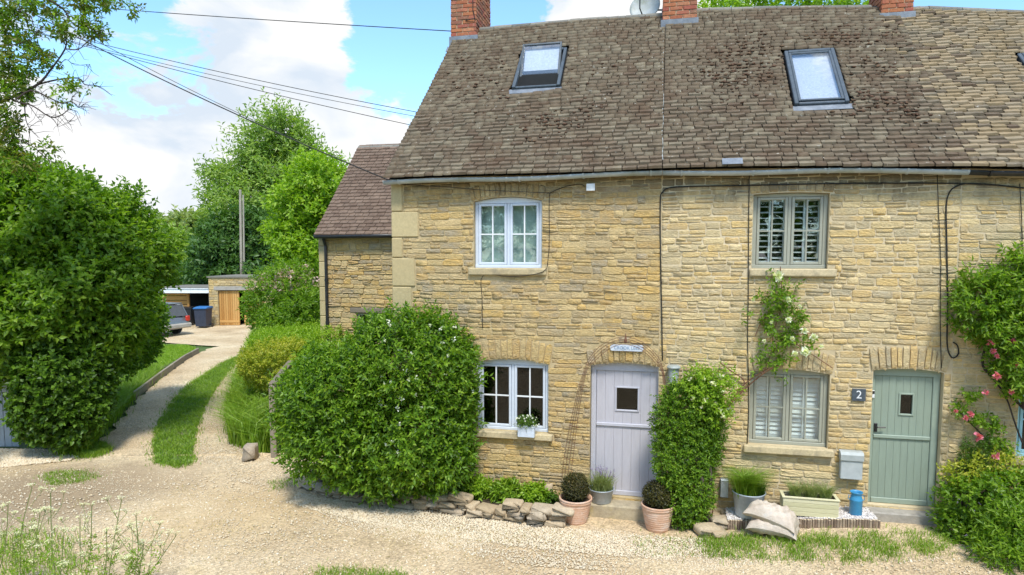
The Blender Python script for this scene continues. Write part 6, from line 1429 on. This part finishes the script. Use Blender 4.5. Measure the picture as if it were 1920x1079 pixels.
# car
M_CAR = vary('silver_grey_car_paint', [(.17, .18, .19), (.20, .21, .22)], rnd=False, bump=0, rough=.28, spec=.6, metal=.5); M_CGL = vary('car_glass', [(.03, .04, .05), (.05, .065, .08)], rnd=False, bump=0, rough=.06, spec=.9); M_TYRE = vary('tyre_rubber', [(.02, .02, .02), (.03, .03, .03)], rnd=False, bump=0)
M_RED = vary('red_tail_lamp', [(.45, .03, .02), (.55, .05, .03)], rnd=False, bump=0, rough=.2)
cb = at(329, 628, 29.5); cb.z = gz(cb.x, cb.y); fw_ = Vector((-.93, .36, 0)).normalized(); lf = Vector((-fw_.y, fw_.x, 0)); 
rr = cb   # rear right... the rear bumper centre
car = thing('parked_car', rr+fw_*2, 'silver-grey estate car parked behind the left bushes with its rear toward the lane', 'car')
def CP(x, y, z): return rr+fw_*x+lf*y+ZV*z
secs = [(0, .78, .36, .62, .0), (.06, .84, .30, .82, .0), (.35, .86, .26, .92, .0), (1.2, .87, .24, .94, 0), (3.0, .87, .24, .92, 0), (3.9, .82, .26, .80, 0), (4.3, .72, .34, .62, 0)]
V = []; K = 12
for x, hwid, zb, zt, _ in secs:
    for k in range(K): th = 2*math.pi*(k+.5)/K; c, s_ = math.cos(th), math.sin(th); q = (abs(c)**4+abs(s_)**4)**-.25; V.append(CP(x, hwid*q*c, (zb+zt)/2+(zt-zb)/2*q*s_))
mb = MB(); mb.add(V, [(i*K+j, i*K+(j+1) % K, (i+1)*K+(j+1) % K, (i+1)*K+j) for i in range(len(secs)-1) for j in range(K)]+[tuple(range(K))[::-1], tuple((len(secs)-1)*K+j for j in range(K))]); mb.build('body', M_CAR, car, smooth=True)
mb = MB(); lo = [(.05, .80), (.12, .84), (3.1, .82)]; A = [(.08, .76, .88), (.30, .66, 1.40), (2.2, .66, 1.44), (3.15, .76, .90)]
L_ = [CP(x, y, z) for x, y, z in A]; R__ = [CP(x, -y, z) for x, y, z in A]; mb.add(L_+R__, [(0, 1, 5, 4), (1, 2, 6, 5), (2, 3, 7, 6), (0, 3, 2, 1), (4, 5, 6, 7)]); cab = mb.build('cabin_windows', M_CGL, car)
mb = MB(); mb.bbox(CP(1.25, 0, 1.45), 1.98, 1.34, .05, (fw_, lf, ZV), .02); mb.build('roof', M_CAR, car)
mb = MB()
for sg in (-1, 1):
    for (a, b) in ((0, 1), (2, 3)): p, q = CP(A[a][0], sg*A[a][1], A[a][2]), CP(A[b][0], sg*A[b][1], A[b][2]); mb.tube([p, q], .035, 6)
    mb.tube([CP(1.25, sg*.765, .9), CP(1.25, sg*.67, 1.44)], .03, 6)
mb.build('pillars', M_CAR, car)
mb = MB(); mb.bbox(CP(-.03, 0, .45), .16, 1.72, .22, (fw_, lf, ZV), .05); mb.build('rear_bumper', M_STEP2, car)
mb = MB(); mb.bbox(CP(4.33, 0, .45), .16, 1.5, .2, (fw_, lf, ZV), .05); mb.build('front_bumper', M_STEP2, car)
for sg in (-1, 1): mb = MB(); mb.bbox(CP(.03, sg*.73, .76), .12, .2, .24, (fw_, lf, ZV), .03); mb.build('tail_lamp', M_RED, car)
for sg in (-1, 1): mb = MB(); mb.bbox(CP(4.2, sg*.6, .62), .14, .26, .14, (fw_, lf, ZV), .03); mb.build('headlamp', M_WHITE, car)
for x in (.85, 3.45):
    for sg in (-1, 1):
        mb = MB(); mb.tube([CP(x, sg*.70, .31), CP(x, sg*.885, .31)], .31, 22); wh = mb.build('wheel', M_TYRE, car); mb = MB(); mb.tube([CP(x, sg*.80, .31), CP(x, sg*.895, .31)], .19, 16); mb.build('rim', M_ZINC, wh)
# telegraph pole
pb = at(453, 520, 38); pt = at(452, 356, 38); t = thing('telegraph_pole', Vector((pb.x, 38, gz(pb.x, 38))), 'tall pale wooden telegraph pole rising behind the stone garage', 'pole')
for dx, r in ((-.05, .07), (.11, .045)): mb = MB(); mb.tube([Vector((pb.x+dx, 38, 0)), Vector((pt.x+dx, 38, pt.z-(.3 if dx > 0 else 0)))], [r*1.25, r], 10); mb.build('pole_shaft', vary('pale_weathered_pole', [(.28, .24, .19), (.38, .34, .28)], rnd=False, ns=4, stretch=(3, 3, .5)), t)

# ================================================================== TREES
def tree(name, label, Ybase, pxbase, bl, n, k, tl, ll, lw_, m, seed, trunk=.25, group='trees beyond the houses', **kw):
    rg2 = np.random.default_rng(seed); B = blobs_px(bl); b = at(pxbase, 560, Ybase); base = Vector((b.x, Ybase, gz(b.x, Ybase)-.1)); t = thing(name, base, label, 'tree', group)
    foliage('crown', t, rg2, B, n, k, tl, ll, lw_, m, zmin=base.z+.3, **kw)
    top = max(B, key=lambda q: q[0][2])[0]; mb = MB(); mid = base.lerp(Vector(top), .5)+Vector((rg2.normal(0, .3), 0, 0)); mb.tube([base, base.lerp(mid, .5), mid, Vector(top)], [trunk, trunk*.75, trunk*.5, trunk*.12], 9); mb.build('trunk', M_BARK, t)
    mb = MB()
    for q, r in B:
        q = Vector(q); f = rg2.uniform(.25, .6); s = base.lerp(mid, f*1.6) if f < .5 else mid; mb.tube([s, s.lerp(q, .5)+ZV*.3, q, q+Vector((rg2.normal(0, .5), rg2.normal(0, .5), r[2]*.6))], [trunk*.35, trunk*.2, trunk*.1, .02], 6)
    mb.build('limbs', M_BARK, t); return t
tree('ash_tree', 'tall airy pale green ash tree rising highest behind the garage', 44, 500, [(525, 245, 44, 38, 38, 2), (495, 300, 44, 62, 60, 2.4), (560, 290, 45, 50, 50, 2), (430, 345, 44, 40, 38, 1.6), (545, 370, 44, 70, 60, 2.6), (470, 390, 43, 75, 62, 2.6), (405, 335, 44, 18, 22, 1), (425, 410, 43, 40, 40, 2)], 3300, 7, .9, .36, .12, L_FAR, 61, trunk=.4, lump=.42, inner=.35, lo=.5, lumpf=1.6)
tree('dark_oak', 'dense darker green tree low behind the stone garage roof', 41, 455, [(440, 470, 41, 62, 62, 2.5), (500, 460, 41, 60, 62, 2.5), (410, 510, 41, 45, 45, 2), (480, 520, 40, 80, 42, 2), (545, 470, 41, 45, 60, 2)], 3800, 7, .6, .32, .15, L_OAK, 62, trunk=.3, lump=.14, inner=.2)
tree('lime_tree', 'bright yellow-green tree between the ash tree and the wing roof', 25, 590, [(600, 345, 25, 50, 42, 1.6), (570, 395, 25, 48, 50, 1.6), (625, 400, 25, 45, 60, 1.6), (565, 450, 25, 45, 48, 1.6), (600, 500, 24.5, 62, 62, 1.8), (600, 580, 24, 55, 50, 1.5)], 4300, 7, .45, .19, .10, L_BRIGHT, 63, trunk=.22, lump=.2, inner=.25, lo=.65)
tree('distant_tree', 'left of the two round pale trees on the skyline above the large left bush', 75, 345, [(345, 445, 75, 26, 30, 3), (330, 475, 75, 30, 35, 3)], 900, 6, 1.2, .6, .4, L_FAR2, 64, trunk=.4, group='distant round trees')
tree('distant_tree', 'right of the two round pale trees on the skyline beside the ash tree', 74, 368, [(368, 445, 74, 24, 30, 3), (385, 480, 74, 32, 35, 3)], 900, 6, 1.2, .6, .4, L_FAR2, 65, trunk=.4, group='distant round trees')
tree('roof_top_tree', 'bright green tree top just showing over the ridge of the middle cottage', 24, 1450, [(1380, 30, 24, 62, 22, 2), (1450, 22, 24, 62, 26, 2), (1520, 20, 24, 60, 26, 2), (1570, 40, 24, 40, 26, 1.5), (1330, 50, 24, 30, 30, 1.5), (1450, 150, 24, 120, 110, 2.5)], 2200, 7, .4, .2, .10, L_BRIGHT, 66, trunk=.3, lump=.2, lo=.7)
for i, (px, py, Y, rx, rz, m, lab) in enumerate(((330, 520, 58, 60, 45, L_FAR2, 'soft yellow-green tree in the gap left of the ash tree'), (375, 520, 52, 45, 40, L_FAR, 'mid green tree behind the open shed roof'), (300, 500, 50, 50, 50, L_FAR, 'green tree just showing past the right side of the large left bush'))):
    tree('field_tree', lab, Y, px, [(px, py-10, Y, rx, rz, 3), (px-20, py+20, Y, rx, rz*.8, 3)], 1300, 6, .8, .4, .25, m, 70+i, trunk=.3, group='trees in the gap beyond the lane', lump=.15)
rg = np.random.default_rng(88); B = []
for i in range(70): x = -60+i*1.9; B.append(((x, 88+rg.uniform(-4, 4), 3+rg.uniform(0, 2)), (4, 4, rg.uniform(3.5, 5.5))))
tag(npmesh('far_woods', *sprigs(rg, *crown_points(rg, B, 9000, zmin=0.), 5, 1.2, .8, .5), L_FAR2, origin=Vector((0, 88, 0))), 'far belt of woodland closing the view beyond the garages', 'woodland', kind='stuff')
# overhanging tree at the upper left, bare twigs and leaf sprays
YT = 10.5; tb = at(-170, 560, YT); base = Vector((tb.x, YT, -.1)); t = thing('overhanging_tree', base, 'tree leaning in at the upper left with dark bare twigs and leafy sprays', 'tree'); r2 = np.random.default_rng(91)
TW = lambda pts, dy=0: [at(x/3.27, y/3.27, YT+dy) for x, y in pts]
mb = MB(); mb.tube([base, at(-150, 350, YT), at(-80, 150, YT), at(-60, -150, YT)], [.28, .22, .16, .1], 10); mb.build('trunk', M_BARK, t)
BR = [([(-260, 640), (-60, 640), (90, 590), (230, 520), (310, 430), (400, 300), (402, 230)], .030), ([(230, 520), (350, 490), (480, 480), (520, 520), (590, 525), (638, 548)], .014), ([(100, 610), (190, 555), (300, 600), (380, 635), (440, 625), (480, 660), (512, 640)], .014),
      ([(60, 600), (120, 630), (200, 650), (310, 720), (380, 705), (420, 675), (470, 682)], .015), ([(150, 640), (160, 740), (190, 800), (245, 850)], .009), ([(-100, 800), (100, 850), (200, 900), (270, 960), (320, 995), (375, 1000)], .012), ([(400, 300), (480, 305), (530, 260), (570, 240)], .010),
      ([(-200, -40), (200, -30), (380, 50), (430, 130), (500, 170), (570, 180), (615, 235)], .018), ([(-150, 40), (60, 60), (190, 100), (190, 190)], .012), ([(-100, 260), (60, 280), (180, 240), (280, 145)], .010), ([(310, 720), (340, 750), (355, 780)], .006), ([(380, 705), (410, 740), (435, 770)], .005), ([(350, 430), (400, 365), (460, 400), (550, 395)], .007),
      ([(-100, 900), (120, 960), (200, 980), (250, 1010)], .009), ([(440, 625), (440, 600), (462, 592)], .004), ([(200, -60), (500, -40), (700, -10), (780, 30), (800, 75)], .012), ([(230, 520), (270, 600), (285, 660)], .004), ([(180, 650), (230, 720), (255, 745)], .006), ([(480, 305), (500, 200), (505, 170)], .005)]
mb = MB(); tips = []
for pts, r in BR:
    P = smoothpath(TW(pts, r2.normal(0, .25)), 3); mb.tube(P, [max(.003, r*(1-.75*i/len(P))) for i in range(len(P))], 6); tips.append(P)
for P in tips:
    for _ in range(int(len(P)*.9)):
        p = P[r2.integers(len(P)//3, len(P))]; d = Vector(r2.normal(size=3)).normalized()+Vector((.4, 0, -.05)); l = r2.uniform(.06, .22); q = p+d*l*.6+Vector((0, 0, r2.normal(0, .03))); mb.tube([p, q, q+d*l*.5+ZV*r2.normal(0, .05)], [.004, .003, .0018], 4)
mb.build('branches', M_TWIG, t)
LB = blobs_px([(x/3.27, y/3.27, YT, rx/3.27, rz/3.27, .4) for x, y, rx, rz in ((545, 165, 70, 50), (600, 230, 22, 18), (435, 515, 40, 25), (375, 615, 28, 20), (225, 335, 60, 40), (380, 185, 60, 45), (790, 60, 28, 30), (60, 400, 130, 130), (20, 560, 110, 130), (120, 560, 90, 60), (60, 750, 70, 90), (40, 900, 90, 80), (270, 30, 130, 60), (500, 10, 110, 35), (620, -5, 70, 40), (60, 200, 80, 80), (290, 915, 30, 15), (-80, 500, 150, 500), (150, 420, 80, 60), (180, 250, 70, 40), (130, 1000, 110, 60), (290, 360, 40, 30), (100, 60, 110, 60), (-60, 80, 150, 150))])
for nm, n, m, sd in (('leaves', 800, L_LEFT, 1), ('bronze_leaves', 620, L_OLIVE, 2)):
    P, Nn = crown_points(r2, LB, n, lo=.4, inner=.6, lump=.4, lumpf=4); V, Fc = sprigs(r2, P, Nn, 6, .15, .085, .038, up=0, rand=1.); npmesh(nm, V, Fc, m, t)
# cow parsley in the near left corner
for i, (px, py, pb_) in enumerate(((228, 938, 200), (60, 915, 45), (95, 925, 120), (172, 950, 160), (255, 968, 235), (300, 985, 215), (15, 950, -10), (120, 1000, 110), (30, 1000, 40), (150, 975, 175), (330, 1005, 240), (75, 965, 60), (200, 1000, 190), (270, 1020, 260))):
    r3 = np.random.default_rng(200+i); Y = r3.uniform(6.0, 7.2); top = at(px, py, Y); bs = at(pb_, 1150, Y); bs = Vector((bs.x, Y+r3.normal(0, .05), gz(bs.x, Y)))
    t = thing('cow_parsley', bs, ['tallest cow parsley stem with white umbels right of centre in the corner', 'cow parsley with loose umbels near the far left edge', 'slender leaning cow parsley above the rough corner grass', 'cow parsley stem just left of the tallest one', 'cow parsley reaching right with thin pale umbels', 'wide branching cow parsley nearest the open lane', 'cow parsley cut by the left picture edge', 'short cow parsley in the middle of the corner clump', 'short white headed cow parsley low at the far left', 'cow parsley with sparse yellow-green heads mid clump', 'rightmost low cow parsley arching over the lane', 'cow parsley between the left edge and the grass tuft', 'low cow parsley under the tallest stem', 'low cow parsley at the bottom right of the clump'][i], 'wildflower', 'cow parsley in the lower left corner')
    mid = bs.lerp(top, .55)+Vector((r3.normal(0, .03), 0, 0)); S = [bs, mid, top]; mb = MB(); mb.tube(smoothpath(S, 3), .0042, 5); heads = [top]; 
    for q in range(6):
        f = r3.uniform(.35, .85); s = bs.lerp(top, f); e = s+Vector((r3.normal(0, .14), r3.normal(0, .08), r3.uniform(.10, .26))); mb.tube([s, s.lerp(e, .5)+Vector((r3.normal(0, .02), 0, 0)), e], .0028, 4); heads.append(e)
    fl = []
    for h in heads:
        for _ in range(r3.integers(5, 9)):
            a = r3.uniform(0, 6.28); rr_ = r3.uniform(.015, .05); e = h+Vector((math.cos(a)*rr_, math.sin(a)*rr_, .05-rr_*.3)); mb.tube([h, e], .0014, 3); fl.append(e)
    mb.build('stems', L_LAVG, t); P = np.array([tuple(f) for f in fl]).repeat(6, 0)+r3.normal(size=(len(fl)*6, 3))*[.008, .008, .003]; V, Fc = leaf_batch(P, r3.normal(size=P.shape)*[1, 1, .3], np.tile([0, 0, 1.], (len(P), 1)), np.full(len(P), .013), np.full(len(P), .011), .1, 0); npmesh('umbels', V, Fc, L_PET_Y, t)['kind'] = 'stuff'
    P = np.array([tuple(bs.lerp(top, f)) for f in r3.uniform(.05, .7, 26)]); V, Fc = sprigs(r3, P, unit(r3.normal(size=P.shape)), 7, .15, .045, .014, up=.1, rand=1); npmesh('ferny_leaves', V, Fc, L_GRASS, t)

# hedge on the near side of the lane, behind the viewpoint: it shows only as reflections in the panes
rg = np.random.default_rng(99); B = [((x, -7+rg.uniform(-.5, .5), rg.uniform(2.6, 4.4)), (1.9, 1.1, rg.uniform(3.0, 4.6))) for x in np.arange(-14, 16, 1.7)]
tag(npmesh('hedge', *sprigs(rg, *crown_points(rg, B, 6500, zmin=0.), 6, .4, .28, .16), L_DARK, origin=Vector((0, -7, 0))), 'tall overgrown hedge on the near side of the lane behind the viewpoint', 'hedge', kind='stuff')

rg = np.random.default_rng(123); P = scatter(rg, [(p.x, p.y) for p in gpoly([(0, 1079), (0, 880), (420, 885), (560, 930), (1000, 1005), (1700, 1060), (1700, 1079)])], 9000)
P = P[rg.random(len(P)) < np.clip((np.sin(P[:, 0]*2.3+1)*np.sin(P[:, 1]*3.1+P[:, 0])+.4*np.sin(P[:, 0]*11)*np.sin(P[:, 1]*9)-.72)*1.6, 0, 1)]
tag(npmesh('weeds', *blades(rg, P, .04, .007), L_DRY, origin=Vector(P[0])), 'thin yellowish weeds coming up here and there through the lane gravel', 'weeds', kind='stuff')

P = scatter(rg, [(p.x, p.y) for p in gpoly([(0, 1079), (0, 880), (420, 885), (560, 930), (1060, 1000), (1330, 1020), (1900, 1060), (1900, 1079)])], 3200)
P[:, 2] += .006; tag(npmesh('loose_stones', *pebbles(rg, P, .010, .026), M_PEB, origin=Vector(P[0])), 'larger loose stones strewn over the lane in front of the houses', 'stones', kind='stuff')
